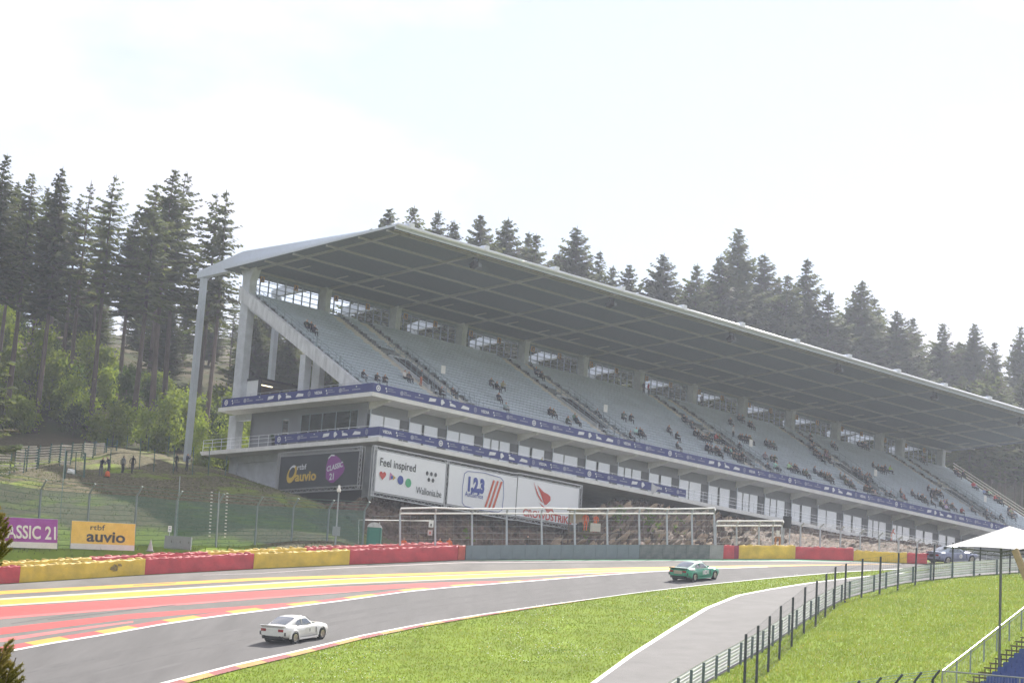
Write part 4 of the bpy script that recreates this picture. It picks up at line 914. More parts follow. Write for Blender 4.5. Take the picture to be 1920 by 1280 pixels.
# ------------------------------------------------------------ catch fences
wireg = mat('wire_green', (.085, .19, .16), rough=.6, var=.1); postg = mat('post_grey_green', (.20, .255, .26), rough=.5, metal=.3, var=.1); wire = mat('wire_grey', (.34, .36, .37), rough=.5, metal=.4, var=.05); wht = mat('white_tube', (.85, .85, .83), rough=.5, var=.05)
def lerp3(a, b_, t): return Vector(a).lerp(Vector(b_), t)
def fence(name, label, posts, bend, mp_, mw, nh, step, rw=.008, pr=.06, mesh_to=1.0, group=None, rv=None):
    """posts: (foot, top of the straight part); wires and a mesh of real strands between them"""
    t_ = thing(name, label, 'fence', posts[0][0], 0, group); o = posts[0][0]
    tips = []
    for f_, tp in posts:
        tip = tp + bend; tips.append(tip); m_ = MB(); m_.tube(f_ - o, tp - o, pr, n=6)
        if bend.length > 0: m_.tube(tp - o, tip - o, pr * .9, n=6)
        m_.obj('post', mp_, t_)
    w_ = MB()
    for (f0, t0), (f1, t1), a, c in zip(posts[:-1], posts[1:], tips[:-1], tips[1:]):
        for k in range(nh + 1):
            q = k / nh; w_.tube(lerp3(f0, t0, q) - o, lerp3(f1, t1, q) - o, rw * 1.4, n=3, caps=False)
        if bend.length > 0:
            for q in (.35, .7, 1.0): w_.tube(lerp3(t0, a, q) - o, lerp3(t1, c, q) - o, rw * 1.6, n=3, caps=False)
        L_ = (f1 - f0).length; ns = int(L_ / step)
        for k in range(ns):
            q = (k + .5) / ns; A_ = lerp3(f0, f1, q); B_ = lerp3(t0, t1, q); w_.tube(A_ - o, lerp3(A_, B_, mesh_to) - o, rv or rw * .55, n=3, caps=False)
    tag(w_.obj('wire_mesh', mw, t_), kind='stuff')
    return t_
pp = [(-40, 1035, 900, 152), (68, 1036, 918, 155.5), (160, 1035, 925, 158), (249, 1033, 930, 160.5), (325, 1031, 938, 163), (404, 1027, 943, 166), (477, 1024, 948, 169), (545, 1022, 951, 172), (612, 1020.5, 954, 175), (679, 1019, 957, 178)]
posts = []
for x, yb, yt, y in pp:
    f_ = D(x, yb + 6, y); tp = D(x + (yb - yt) * .075, yt, y); posts.append((f_, tp))
fence('catch_fence', 'tall green mesh catch fence with bent posts above the banners', posts, Vector((.38, -.25, .72)), postg, wireg, 12, .08, .013, .085, rv=.021)
px_ = [750, 816, 885, 950, 1015, 1077, 1138, 1198, 1250, 1297, 1339]
def bary(x, back): return base_line(x, x + .5, back, 1)[0][0].y
posts = []
for x in px_:
    y = bary(x, 1.9); posts.append((D(x + (1 if x > 1000 else 0), 1022, y), D(x, 963, y)))
fence('catch_fence', 'grey catch fence with two white top tubes behind the block wall', posts, Vector((.05, -.3, .33)), steel, wire, 5, .6, .008, .085)
t_ = thing('top_tube', 'upper white tube along the top of the grey catch fence', 'tube', (0, 0, 0)); MB().path([p[1] + Vector((.05, -.35, .40 + .05 * sin(i * 2.1))) for i, p in enumerate(posts)], .06, 7).obj('tube', wht, t_)
t_ = thing('top_tube', 'lower white tube along the top of the grey catch fence', 'tube', (0, 0, 0)); MB().path([p[1] + Vector((0, -.1, .02)) for p in posts], .06, 7).obj('tube', wht, t_)
posts = []
for x in (1342, 1381, 1423, 1449, 1466): y = bary(x, 2.0); posts.append((D(x, 1028, y), D(x, 985.5, y)))
fence('catch_fence', 'lower grey catch fence stretch left of the black scoreboard box', posts, Vector((.08, -.3, .33)), steel, wire, 4, .6, .008, .075)
t_ = thing('top_tube', 'upper white tube on the lower fence stretch beside the black box', 'tube', (0, 0, 0)); MB().path([p[1] + Vector((.08, -.35, .38)) for p in posts], .05, 7).obj('tube', wht, t_)
t_ = thing('top_tube', 'lower white tube on the lower fence stretch beside the black box', 'tube', (0, 0, 0)); MB().path([p[1] + Vector((0, -.1, 0)) for p in posts], .05, 7).obj('tube', wht, t_)
posts = []
for x, yt in ((1500, 986), (1537, 988), (1575, 993), (1612, 999), (1648, 1004), (1684, 1011), (1719, 1017), (1752, 1022)):
    y = bary(min(x, 1738), 2.2); posts.append((D(x, at_y(BASE, x) - 4, y), D(x + 1, yt, y)))
fence('catch_fence', 'grey catch fence with bent post tips near the crest', posts, Vector((.28, -.2, .3)), steel, wire, 5, .5, .008, .075)
# gate frame of white tube
t_ = thing('tube_gate', 'thin white tube gate frame beside the portable toilet', 'gate', D(672, 1022, 179)); o = t_.location
a, b_, c = D(672, 1022, 179), D(673, 974, 179), D(812, 976, 183); MB().path([a - o, b_ - o, c - o], .035, 6).obj('tube', wht, t_)
MB().path([D(690, 966, 178) - o, D(720, 968, 180) - o, D(750, 966, 181) - o, D(780, 969, 182) - o], .012, 4).obj('cable', wire, t_)

# ------------------------------------------------------------ small trackside things
t_ = thing('portable_toilet', 'green portable toilet with a pale domed roof behind the red barrier', 'toilet', D(700, 1026, 180)); w = .58
MB().box(-w, w, -.55, .55, 0, 1.62).obj('body', mat('toilet_green', (.02, .16, .12), rough=.5, var=.08), t_)
mb = MB(); n_ = 8; vs = []
for k in range(n_ + 1):
    a = pi * k / n_; vs += [(-w * 1.03 * cos(a), -.58, 1.62 + .42 * sin(a)), (-w * 1.03 * cos(a), .58, 1.62 + .42 * sin(a))]
mb.add(vs, [(2 * k, 2 * k + 1, 2 * k + 3, 2 * k + 2) for k in range(n_)] + [tuple(range(0, 2 * n_ + 2, 2)), tuple(range(1, 2 * n_ + 2, 2))[::-1]]); mb.obj('roof', mat('toilet_roof', (.55, .56, .57), var=.2, scale=4), t_)
MB().box(-.42, .42, -.575, -.555, .05, 1.55).obj('door', mat('toilet_door', (.025, .20, .15), rough=.5, var=.06), t_)
MB().tube((.35, .3, 1.9), (.35, .3, 2.15), .05).obj('vent', MATS['toilet_roof'], t_)
t_ = thing('camera_pole', 'slim grey camera pole with a white head in front of the dark billboard', 'camera pole', D(628.5, 1022, 174)); o = t_.location; tp = D(635.5, 918, 174) - o
MB().tube((0, 0, 0), tp, .07, .055, 8).obj('pole', mat('pole_grey', (.33, .38, .4), var=.05), t_)
MB().box(tp.x - .14, tp.x + .14, tp.y - .2, tp.y + .2, tp.z - .15, tp.z + .12).tube(tp + Vector((0, 0, .1)), tp + Vector((0, 0, .38)), .12, .08).obj('camera_head', wht, t_)
MB().box(-.3, .3, -.22, -.05, .75, 1.5).obj('control_box', mat('pole_box', (.26, .32, .33), var=.05), t_)
for x0, y0, x1, y1, y, lab in ((112, 985, 123, 838, 170, 'tall thin grey mast behind the purple banner'), (330, 1030, 337.5, 892, 165, 'thin pale mast rising beside the third fence post from the cabinets'), (405.5, 1026, 411, 921, 164, 'slim mast with clipped wires at the green fence')):
    a, c = D(x0, y0, y), D(x1, y1, y); t_ = thing('mast', lab, 'mast', a); MB().tube((0, 0, 0), c - a, .05, .035, 6).obj('pole', mat('pole_grey', (.33, .38, .4), var=.05), t_)
    if 'clipped' in lab:
        cl = MB()
        for k in range(14):
            q = .2 + .78 * k / 13
            for s_ in (-.55, .62): p = (c - a) * q + Vector((s_, 0, 0)); cl.box(p.x - .07, p.x + .07, p.y - .03, p.y + .03, p.z - .03, p.z + .03)
        tag(cl.obj('wire_clips', wht, t_), kind='stuff')
t_ = thing('utility_cabinet', 'grey-green three-door utility cabinet behind the red rear barrier', 'cabinet', D(307, 1027, 160)); o = t_.location
cab = mat('cabinet_grey', (.20, .26, .25), rough=.5, var=.06); MB().box(0, 1.95, 0, .5, 0, .95).obj('body', cab, t_)
for k in range(3): dd = MB().box(.04 + .64 * k, .62 + .64 * k, -.03, .0, .08, .9).obj('door', cab, t_); MB().box(.5 + .64 * k, .54 + .64 * k, -.05, -.03, .45, .6).obj('handle', blackm, dd)
t_ = thing('notice_sign', 'small white notice sign above the utility cabinet', 'sign', D(315, 1027, 161)); MB().box(-.13, .13, 0, .02, 1.2, 1.65).obj('plate', wht, t_); MB().box(-.03, .03, .02, .05, 0, 1.6).obj('stake', steel, t_); mb = MB(); mb.box(-.08, .08, -.008, -.003, 1.32, 1.42).box(-.08, .08, -.008, -.003, 1.5, 1.56); mb.obj('print', prg, t_)
t_ = thing('marker_cone', 'grey pointed marker cone in the grass beside the yellow banner', 'cone', D(281, 1033, 159)); MB().tube((0, 0, 0), (0, 0, .9), .24, .01, 10).obj('cone', mat('cone_grey', (.42, .42, .42), var=.1), t_); MB().box(-.27, .27, -.27, .27, 0, .04).obj('base', MATS['cone_grey'], t_)
def ground_banner(label, c4, y0, y1, m, texts, band=.2):
    tl, tr, br, bl_ = [D(*q, y) for q, y in zip(c4, (y0, y1, y1, y0))]
    t_ = thing('advertising_banner', label, 'banner', bl_, 0, 'banners on the grass bank'); o = bl_; mb = MB(); nx_, ny_ = 40, 10; vs = []; n_ = (tr - tl).cross(tl - bl_).normalized()
    def P(a, c, lift=0): 
        wr = .02 * sin(a * 23 + c * 9) * (.4 + c * .6) + .03 * sin(a * 9 - c * 5) * sin(pi * c) + .02 * sin((a * 38 - c * 14)) * (1 - c) ** 2
        return bl_.lerp(br, a).lerp(tl.lerp(tr, a), c) - o + n_ * (wr + lift)
    for j in range(ny_ + 1):
        for i in range(nx_ + 1): vs.append(P(i / nx_, j / ny_))
    fs = [(j * (nx_ + 1) + i, j * (nx_ + 1) + i + 1, (j + 1) * (nx_ + 1) + i + 1, (j + 1) * (nx_ + 1) + i) for j in range(ny_) for i in range(nx_)]
    mb.v = [tuple(v) for v in vs]; mb.f = fs; mb.m = [1 if f[0] // (nx_ + 1) < 2 else 0 for f in fs]
    pn = mb.obj('sheet', [m, mat('band_white', (.7, .7, .69), var=.05)], t_, smooth=True)
    fr = MB(); q = -n_ * .06
    fr.path([bl_ - o + q, tl - o + q, tr - o + q, br - o + q], .03, 5); fr.obj('frame', steel, t_)
    for body, a, c, size, sx, m2, bold in texts:
        tm = MB(); text_into(tm, body, (a, c, 0), (1, 0, 0), (0, 1, 0), size, bold=bold, sx=sx)
        W_, H_ = (br - bl_).length, (tl - bl_).length
        tm.v = [tuple(P(v[0] / W_, v[1] / H_, .022)) for v in tm.v]; tm.obj('lettering', m2, t_)
ground_banner('purple banner with white lettering at the left edge of the grass bank', [(-30, 967), (108.5, 973.5), (107, 1028.5), (-30, 1024)], 152, 154.5, mat('banner_purple', (.32, .06, .37), rough=.5, var=.08), [('CLASSIC 21', .45, .68, 1.3, .74, mat('print_white2', (.75, .75, .76), var=0), .022)])
ground_banner('yellow banner with dark lettering standing on the grass bank', [(135, 975.5), (254, 982), (251.5, 1032), (132, 1028)], 156, 158, mat('banner_yellow', (.82, .56, .10), rough=.5, var=.06), [('rtbf', 1.32, 1.42, .56, 1.3, pgr, .006), ('auvio', 1.12, .58, 1.12, 1.2, pgr, .025)])
# marshal post on the rock
t_ = thing('marshal_post', 'open marshal shelter with a beige canopy on the rock below the billboards', 'shelter', D(1066, 996, 190)); o = t_.location
beige = mat('canopy_beige', (.45, .38, .28), var=.08)
MB().prism([(-.2, -.6, 1.95), (3.0, -.6, 1.75), (3.0, 1.4, 1.8), (-.2, 1.4, 2.0)], (0, 0, .07)).obj('canopy', beige, t_)
MB().box(0, 1.35, 1.2, 1.26, .9, 1.9).obj('rear_panel', beige, t_); mb = MB()
for x in (0, 2.75):
    for y in (-.5, 1.3): mb.box(x - .04, x + .04, y - .04, y + .04, -1.5, 1.85)
mb.box(-.1, 2.9, -.55, 1.35, -.08, 0); mb.obj('frame', mat('post_brown', (.11, .08, .06), var=.1), t_)
MB().box(1.85, 2.75, -.6, -.54, .1, .82).box(1.85, 2.75, -.63, -.6, .44, .47).obj('front_board', mat('board_cream', (.55, .53, .46), var=.05), t_)
MB().box(.05, .45, -.5, -.1, 0, .55).box(.55, .8, -.5, -.2, .2, .6).box(.85, 1.15, -.5, -.1, 0, .85).obj('equipment', blackm, t_)
t_ = thing('score_box', 'black square board fixed above the fence at the crest', 'board', D(1476, 1020, 180)); a = D(1468, 989, 180) - t_.location; c = D(1484, 968, 180) - t_.location
MB().box(a.x, c.x, -.15, .15, a.z, c.z).obj('panel', blackm, t_); MB().box(a.x + .05, a.x + .13, -.05, .05, 0, a.z).obj('leg', steel, t_); MB().box(c.x - .13, c.x - .05, -.05, .05, 0, a.z).obj('leg', steel, t_)
t_ = thing('marshal_stand', 'orange marshal stand with a white notice above the yellow barrier', 'stand', D(1457.5, 1028, 179)); og = mat('orange_wood', (.5, .2, .05), var=.1)
mb = MB()
for x in (-.17, .17):
    for y in (-.15, .15): mb.box(x - .045, x + .045, y - .045, y + .045, 0, .95)
mb.box(-.22, .22, -.2, .2, .9, .97); mb.obj('frame', og, t_); MB().box(-.14, .14, -.05, -.02, 1.0, 1.5).obj('notice', wht, t_)
for x, yv, yb, lab in ((808, 974, 988, 'upper white notice plate on the fence above the flag marshals'), (806, 993, 1003, 'lower pinkish notice plate on the fence above the flag marshals')):
    t_ = thing('notice_plate', lab, 'sign', D(x, yb, 181)); MB().box(-.2, .2, 0, .03, 0, (yb - yv) / 22.5).obj('plate', wht if yv < 980 else mat('plate_pink', (.6, .45, .45), var=.1), t_); MB().box(-.06, .06, -.01, -.004, .1, .3).obj('print', pgr if yv < 980 else pred, t_)

# ------------------------------------------------------------ hillside left: slat screens, gate, thin fence
slw = mat('weathered_slat', (.62, .56, .48), rough=.85, var=.2, objvar=.2); pgr_ = mat('post_dark_green', (.015, .075, .06), rough=.5, var=.1)
def slope_hit(px0, py0, lo=182, hi=235):
    ys_ = np.arange(lo, hi, .25); P_ = [D(px0, py0, y) for y in ys_]; z_ = ground_z([p.x for p in P_], [p.y for p in P_])
    for p, q in zip(P_, z_):
        if q >= p.z: return p
    return D(px0, py0, 205)
pan = [(-14, 17, 850, 892, 1), (26.5, 43.5, 843, 886, 1), (37, 66, 835.5, 872, 0), (49, 68, 839, 882, 0), (72, 91, 837, 872, 0), (93, 110, 834, 868, 0), (112, 131, 833, 874, 1), (134, 152, 831, 860, 0), (156, 173.5, 829.5, 858, 1), (178, 195, 830, 852, 0), (199, 218, 824, 848, 0)]
for i, (x0, x1, yt, yb, br_) in enumerate(pan):
    a = slope_hit(x0, yb); y = a.y; c = D(x1, yb + (1 if br_ else -1), y + (.2 if br_ else 1.2)); top = D(x0, yt, y).z
    t_ = thing('slat_screen', f'slatted wooden screen on the hillside, {ordn(i)} from the left edge', 'fence', a, 0, 'slatted screens on the hillside')
    hh = top - a.z; d = c - a
    for e in (Vector(), d): MB().box(e.x - .06, e.x + .06, e.y - .06, e.y + .06, -.6, hh + .15).obj('post', pgr_, t_)
    ns = max(6, int(hh / .24))
    for k in range(ns):
        z = .25 + (hh - .35) * k / (ns - 1)
        if i == 10: MB().beam(Vector((0, -.08, z)), d + Vector((0, -.08, z)), .02, .05).obj('slat', pgr_, t_)
        else: MB().beam(Vector((0, -.08, z)), d + Vector((0, -.08, z)), .03, .14 if br_ else .10).obj('slat', slw, t_)
t_ = thing('garden_gate', 'open dark green mesh gate at the end of the hillside path', 'gate', D(121, 897, 190)); o = t_.location
pts = [D(121, 897, 190), D(125, 845, 190), D(160, 849, 188), D(157, 895, 188), D(141, 888, 189), D(143, 847, 189)]; q = [p - o for p in pts]
mb = MB(); mb.path([q[0], q[1]], .09, 6); mb.path([q[3], q[2]], .09, 6); mb.path([q[4], q[5]], .05, 6); mb.obj('post', pgr_, t_)
MB().path([q[1], q[5], q[2]], .03, 5).path([q[0].lerp(q[1], .2), q[4], q[3].lerp(q[2], .03)], .03, 5).obj('frame', pgr_, t_); mb = MB()
for k in range(9): mb.path([q[0].lerp(q[1], .2 + .09 * k), q[4].lerp(q[5], .1 + .1 * k), q[3].lerp(q[2], .05 + .1 * k)], .008, 3)
tag(mb.obj('wire_mesh', pgr_, t_), kind='stuff')
t_ = thing('white_sheet', 'crumpled white sheet lying in front of the green gate', 'sheet', D(132, 884, 192)); MB().add([(-.3, 0, -.1), (.4, -.1, -.25), (.42, .05, .22), (-.28, .1, .3), (.05, -.12, .05)], [(0, 1, 4), (1, 2, 4), (2, 3, 4), (3, 0, 4)]).obj('cloth', wht, t_)
thin = [(70.5, 898, 845), (206, 880, 842), (288, 886, 842), (325, 884, 838), (361, 884, 838), (391, 880, 838), (423, 880, 855), (262, 868, 822), (237, 850, 817), (277, 850, 820), (315, 850, 818)]
for i, (x, yb, yt) in enumerate(sorted(thin)):
    y = 197 + (2 if yb > 865 else 22); a, c = D(x, yb + 3, y), D(x + 2.5, yt, y)
    t_ = thing('fence_stake', f'thin dark green fence stake on the hillside, {ordn(i)} from the left', 'post', a, 0, 'thin stakes along the hillside path'); MB().tube((0, 0, -.4), c - a, .045, n=5).obj('stake', pgr_, t_); MB().tube(c - a, c - a + Vector((0, 0, .04)), .055, n=5).obj('cap', pgr_, t_)
# ------------------------------------------------------------ trees
barkm = mat('spruce_bark', (.13, .098, .082), rough=.95, var=.35, scale=1.2, bump=.5, bscale=6, stretch=(1, 1, .25), objvar=.25)
need = foliage_mat('spruce_needles', (.068, .10, .028), (.145, .155, .045), .5, .3)
need2 = foliage_mat('spruce_needles_dry', (.075, .07, .03), (.10, .085, .04), .22, .3)
def spruce(seed, h, cb, rmax, dens=1.0, dry=.06, spray=1.0, gaps=0.0, ws=1.0):
    r = random.Random(seed); tk = MB(); segs = 9; pts = []
    bx, by = r.uniform(-.012, .012) * h, r.uniform(-.012, .012) * h
    for i in range(segs + 1):
        q = i / segs; pts.append(Vector((bx * sin(q * 3), by * sin(q * 2.4), h * q)))
    r0 = .0125 * h
    for i in range(segs): tk.tube(pts[i], pts[i + 1], r0 * (1 - .93 * i / segs), r0 * (1 - .93 * (i + 1) / segs), 7, caps=False)
    for k in range(int(16 * cb / .4)):              # dead stubs on the clean stem
        z = r.uniform(.18, cb + .05) * h; a = r.uniform(0, 2 * pi); l_ = r.uniform(.5, 1.8); p = Vector((0, 0, z)); tk.tube(p, p + Vector((cos(a) * l_, sin(a) * l_, -.15 * l_)), .025, .008, 3, caps=False)
    cr = MB(); z = cb * h
    while z < h - .25:
        t = (z - cb * h) / (h * (1 - cb)); rad = rmax * (1 - t) ** .72 * min(1, .62 + 2.2 * t)
        nb = max(3, int((6.5 if t < .8 else 4) * dens)); a0 = r.uniform(0, 6.28)
        for k in range(nb):
            if r.random() < gaps * (1 - t): continue
            a = a0 + 2 * pi * k / nb + r.uniform(-.35, .35); L_ = max(.35, rad * (r.uniform(.45, 1.1) if r.random() < .8 else r.uniform(1.0, 1.35))); ca, sa = cos(a), sin(a)
            drp = r.uniform(.18, .42) * (1 - .9 * t) - .25 * t
            ns = max(3, int(L_ / .27))
            mi = 1 if r.random() < dry else 0
            zb = z + r.uniform(-.2, .2)
            if L_ > 1.0: cr.tube((0, 0, zb), (ca * L_ * .9, sa * L_ * .9, zb - drp * L_ * .8), .035, .01, 3, 2, caps=False)
            for s in range(ns):
                q = (s + r.uniform(.3, 1.0)) / ns; d = L_ * q; zz = zb - drp * d + .14 * d * q * q
                for side in (-1, 1):
                    ln = (.34 + .45 * (1 - q)) * r.uniform(.7, 1.25) * spray * min(1, .55 + L_ * .25) * min(1, .42 + 2.2 * (1 - t)); an = a + side * r.uniform(.5, 1.15); wd2 = r.uniform(.13, .25) * spray
                    bx_, by_ = ca * d, sa * d; dx, dy = cos(an), sin(an); hz = -r.uniform(.15, .65) * ln
                    p0 = (bx_ - dx * .1, by_ - dy * .1, zz + .05); p2 = (bx_ + dx * ln, by_ + dy * ln, zz + hz)
                    mx_, my_, mz_ = bx_ + dx * ln * .45, by_ + dy * ln * .45, zz + hz * .35
                    cr.add([p0, (mx_ - dy * wd2, my_ + dx * wd2, mz_ - .10 * r.random()), p2, (mx_ + dy * wd2, my_ - dx * wd2, mz_ - .16)], [(0, 1, 2, 3)], mi)
        z += ws * r.uniform(.36, .6) * (1.0 if t < .75 else .8)
    for k in range(4): a = r.uniform(0, 6.28); cr.add([(0, 0, h - .9), (cos(a) * .10, sin(a) * .10, h - .6), (0, 0, h + .25)], [(0, 1, 2)], 0)
    return tk.mesh('trunk', barkm, True), cr.mesh('crown', [need, need2, barkm])
TALL = [spruce(1, 31, .49, 5.3, 1.0, spray=1.2, gaps=.15, ws=1.35), spruce(2, 30, .53, 4.9, .9, spray=1.1, gaps=.25, ws=1.55), spruce(3, 31, .46, 4.7, 1.2, .1, 1.3, ws=1.1), spruce(4, 29, .47, 5.2, .85, .15, 1.05, gaps=.3, ws=1.6), spruce(5, 30, .51, 5.3, 1.0, .06, 1.2, gaps=.2, ws=1.4), spruce(6, 28, .50, 3.8, .7, .5, .9, gaps=.5, ws=1.8)]
FULL = [spruce(11, 26, .10, 8.0, 1.25, .06, 1.55), spruce(12, 25, .12, 7.0, 1.1, .08, 1.5), spruce(13, 27, .10, 8.6, 1.3, .15, 1.6), spruce(14, 24, .15, 6.2, 1.0, .05, 1.4, gaps=.15), spruce(15, 26, .10, 7.4, 1.2, .2, 1.5)]
def plant(variant, x, y, top_z, base_z, name, label, group, rnd, hnat):
    t_ = thing(name, label, 'tree', (x, y, base_z), rnd.uniform(0, 6.28), group); s = (top_z - base_z) / hnat
    t_.scale = (s * rnd.uniform(.9, 1.12), s * rnd.uniform(.9, 1.12), s)
    link('trunk', variant[0], t_); link('crown', variant[1], t_)
    return t_
r = random.Random(21)
NAT_T = [31, 30, 31, 29, 30, 28]; NAT_F = [26, 25, 27, 24, 26]
front_t = [(14, 290, 222, 0), (62, 325, 228, 4), (118, 313, 226, 2), (172, 338, 236, 5), (218, 328, 232, 1), (293, 345, 231, 4), (330, 318, 238, 0), (352, 322, 243, 1), (405, 362, 246, 3), (425, 356, 238, 1), (35, 340, 246, 2), (90, 352, 250, 0), (-28, 300, 224, 2), (258, 395, 250, 2), (-70, 310, 228, 4), (150, 372, 248, 4), (200, 380, 254, 1), (120, 372, 262, 3), (310, 388, 262, 5), (2, 345, 236, 5), (55, 380, 260, 1)]
front_t.sort()
for i, (px0, py0, y, k) in enumerate(front_t):
    tp = D(px0, py0, y); bz = gz(tp.x, tp.y) - .2
    plant(TALL[k], tp.x, tp.y, tp.z, bz, 'spruce_tree', f'tall spruce with a long bare trunk at the forest edge, {ordn(i)} treetop from the left', 'spruces at the forest edge', r, NAT_T[k])
# deeper rows that close the wood behind them
deep = []
for row, (y, n_) in enumerate(((270, 8), (292, 9), (316, 11))):
    for i in range(n_):
        px0 = -60 + 560 * (i + r.uniform(.1, .9)) / n_; x = D(px0, 800, y).x; deep.append((px0, x, y + r.uniform(-8, 8), 26 + r.uniform(-4, 2)))
deep.sort()
for i, (px0, x, y, h) in enumerate(deep):
    bz = gz(x, y) - .2; k = r.randrange(6)
    hm = D(px0, r.uniform(500, 590), y).z - bz
    h = min(h, max(12, hm))
    if i % 2: plant(TALL[k], x, y, bz + h, bz, 'spruce_tree', f'shaded spruce deep in the wood left of the stand, {ordn(i)} from the left', 'spruces deep in the wood', r, NAT_T[k])
    else: k = k % 5; plant(FULL[k], x, y, bz + h * .9, bz, 'spruce_tree', f'shaded spruce deep in the wood left of the stand, {ordn(i)} from the left', 'spruces deep in the wood', r, NAT_F[k])
# the row of tops seen over the roof
tops = [(731, 392, 0), (777, 386, 3), (822, 395, 1), (853, 412, 4), (902, 404, 0), (953, 408, 2), (992, 434, 1), (1006, 438, 3), (1082, 423, 2), (1125, 470, 3), (1150, 498, 1), (1181, 497, 0), (1245, 474, 2), (1308, 494, 1), (1352, 475, 4), (1386, 430, 0), (1434, 474, 2), (1462, 520, 1), (1479, 514, 3), (1515, 484, 3), (1556, 545, 4), (1617, 528, 0), (1640, 557, 3), (1683, 580, 2), (1712, 594, 1), (1768, 602, 4), (1828, 608, 0), (1865, 640, 3), (1915, 610, 1), (1592, 580, 2), (1945, 625, 4), (1975, 630, 2), (1050, 470, 4)]
tops.sort()
for i, (px0, py0, k) in enumerate(tops):
    y = 288 + (px0 - 730) * .085 + r.uniform(-6, 6); tp = D(px0, py0, y); bz = min(gz(tp.x, tp.y), tp.z - 20)
    bz = max(bz, tp.z - 36)
    plant(FULL[k], tp.x, tp.y, tp.z, bz, 'spruce_tree', f'hazy spruce behind the stand roof, {ordn(i)} treetop from the left', 'spruces behind the stand', r, NAT_F[k])
fill = []
for row in range(3):
    for i in range(22):
        px0 = 735 + 1255 * (i + r.uniform(.0, 1)) / 22; fill.append((px0, row))
    for i in range(8):
        fill.append((450 + 260 * (i + r.uniform(0, 1)) / 8, row))
fill.sort()
skyl = np.array([(p[0], p[1]) for p in tops], float)
for i, (px0, row) in enumerate(fill):
    y = 300 + (px0 - 730) * .085 + row * 16 + r.uniform(-5, 5) - 8; k = r.randrange(5)
    lim = np.interp(px0, skyl[:, 0], np.maximum.accumulate(skyl[:, 1])) + r.uniform(22, 70)
    if px0 < 730: lim = 585 + (px0 - 450) * .22 + r.uniform(0, 50); y = 262 + row * 14 + r.uniform(-5, 5)
    tp = D(px0, lim, y); bz = max(min(gz(tp.x, tp.y), tp.z - 16), tp.z - 32)
    plant(FULL[k], tp.x, tp.y, tp.z, bz, 'spruce_tree', f'spruce filling the dense wood behind the stand, {ordn(i)} from the left', 'dense wood behind the stand', r, NAT_F[k])
# bare trunks standing close behind the far gable
rt_ = []
for i in range(16):
    px0 = 1775 + 210 * (i + r.uniform(.1, .9)) / 16; y = 322 + r.uniform(0, 26); rt_.append((px0, y))
rt_.sort()
for i, (px0, y) in enumerate(rt_):
    p = D(px0, 900, y); bz = min(gz(p.x, p.y), D(px0, 965, y).z); k = r.randrange(6)
    plant(TALL[k], p.x, p.y, D(px0, r.uniform(690, 760), y).z, bz, 'spruce_tree', f'slim trunk of the wood beyond the far gable, {ordn(i)} from the left', 'trunks beyond the far gable', r, NAT_T[k])
# young broadleaf growth below the spruces
lf = [foliage_mat('young_leaves', (.16, .235, .02), (.29, .335, .04), .45, .25), foliage_mat('young_leaves_dark', (.05, .09, .018), (.09, .13, .025), .4, .25)]
def shrub(seed, n_, h, w_, m_, cone=False):
    rr = random.Random(seed); mb = MB(); st = MB()
    cl = []
    for k in range(13):
        a = rr.uniform(0, 6.28); z = rr.uniform(.15, .98) * h; q = (1 - z / h) if cone else sin(pi * min(.95, z / h * .85 + .15)); d = w_ * q * rr.uniform(.1, .85); cl.append(Vector((cos(a) * d, sin(a) * d, z)))
        st.tube((0, 0, z * .35), cl[-1], .025, .008, 3, caps=False)
    st.tube((0, 0, -.3), (0, 0, h * .8), .06, .02, 5, caps=False)
    for k in range(n_):
        c = rr.choice(cl); s = .13 * h; p = c + Vector((rr.gauss(0, s), rr.gauss(0, s), rr.gauss(0, s * .75)))
        if p.z < .05: continue
        q = rr.uniform(.09, .19); n1_ = Vector((rr.gauss(0, 1), rr.gauss(0, 1), rr.gauss(.3, 1))).normalized(); a = n1_.orthogonal() * q; b2 = n1_.cross(a)
        mb.add([p - a, p + b2 * .6, p + a, p - b2 * .6], [(0, 1, 2, 3)])
    return st.mesh('stem', barkm), mb.mesh('leaves', m_)
SH = [shrub(1, 1500, 4.5, 2.2, lf[0]), shrub(2, 1400, 5.5, 1.9, lf[0]), shrub(3, 1300, 4.0, 2.3, lf[1]), shrub(4, 1200, 3.2, 1.8, lf[0]), shrub(5, 1500, 4.6, 1.8, lf[1], True)]
shs = []
for i in range(74):
    px0 = -30 + 480 * (i + r.uniform(0, 1)) / 74; y = r.uniform(221, 258); shs.append((px0, y))
shs += [(430, 232), (445, 240), (462, 246), (480, 250), (500, 252), (418, 228), (452, 231), (470, 236), (520, 256), (545, 258)]
shs.sort()
for i, (px0, y) in enumerate(shs):
    x = D(px0, 820, y).x; k = r.choice((0, 0, 1, 1, 2, 3, 3, 4)); s = r.uniform(.6, 1.05)
    t_ = thing('shrub', f'leafy young shrub under the spruces, {ordn(i)} from the left', 'shrub', (x, y, gz(x, y) - .15), r.uniform(0, 6), 'young growth under the spruces'); t_.scale = (s, s, s * r.uniform(.9, 1.2)); link('stem', SH[k][0], t_); link('leaves', SH[k][1], t_)

# the wood goes on to the left, round the bend of the slope; the terrace's side windows mirror it
offl = []
for i in range(30):
    y = 120 + 130 * (i + r.uniform(0, 1)) / 30; px0 = -80 - r.uniform(0, 500); offl.append((y, D(px0, 900, y).x - r.uniform(0, 30)))
for i, (y, x) in enumerate(sorted(offl)):
    k = r.randrange(5); bz = gz(x, y) - .2
    plant(FULL[k], x, y, bz + r.uniform(20, 28), bz, 'spruce_tree', f'spruce of the wood beyond the left edge of the view, {ordn(i)} going uphill', 'spruces beyond the left edge', r, NAT_F[k])
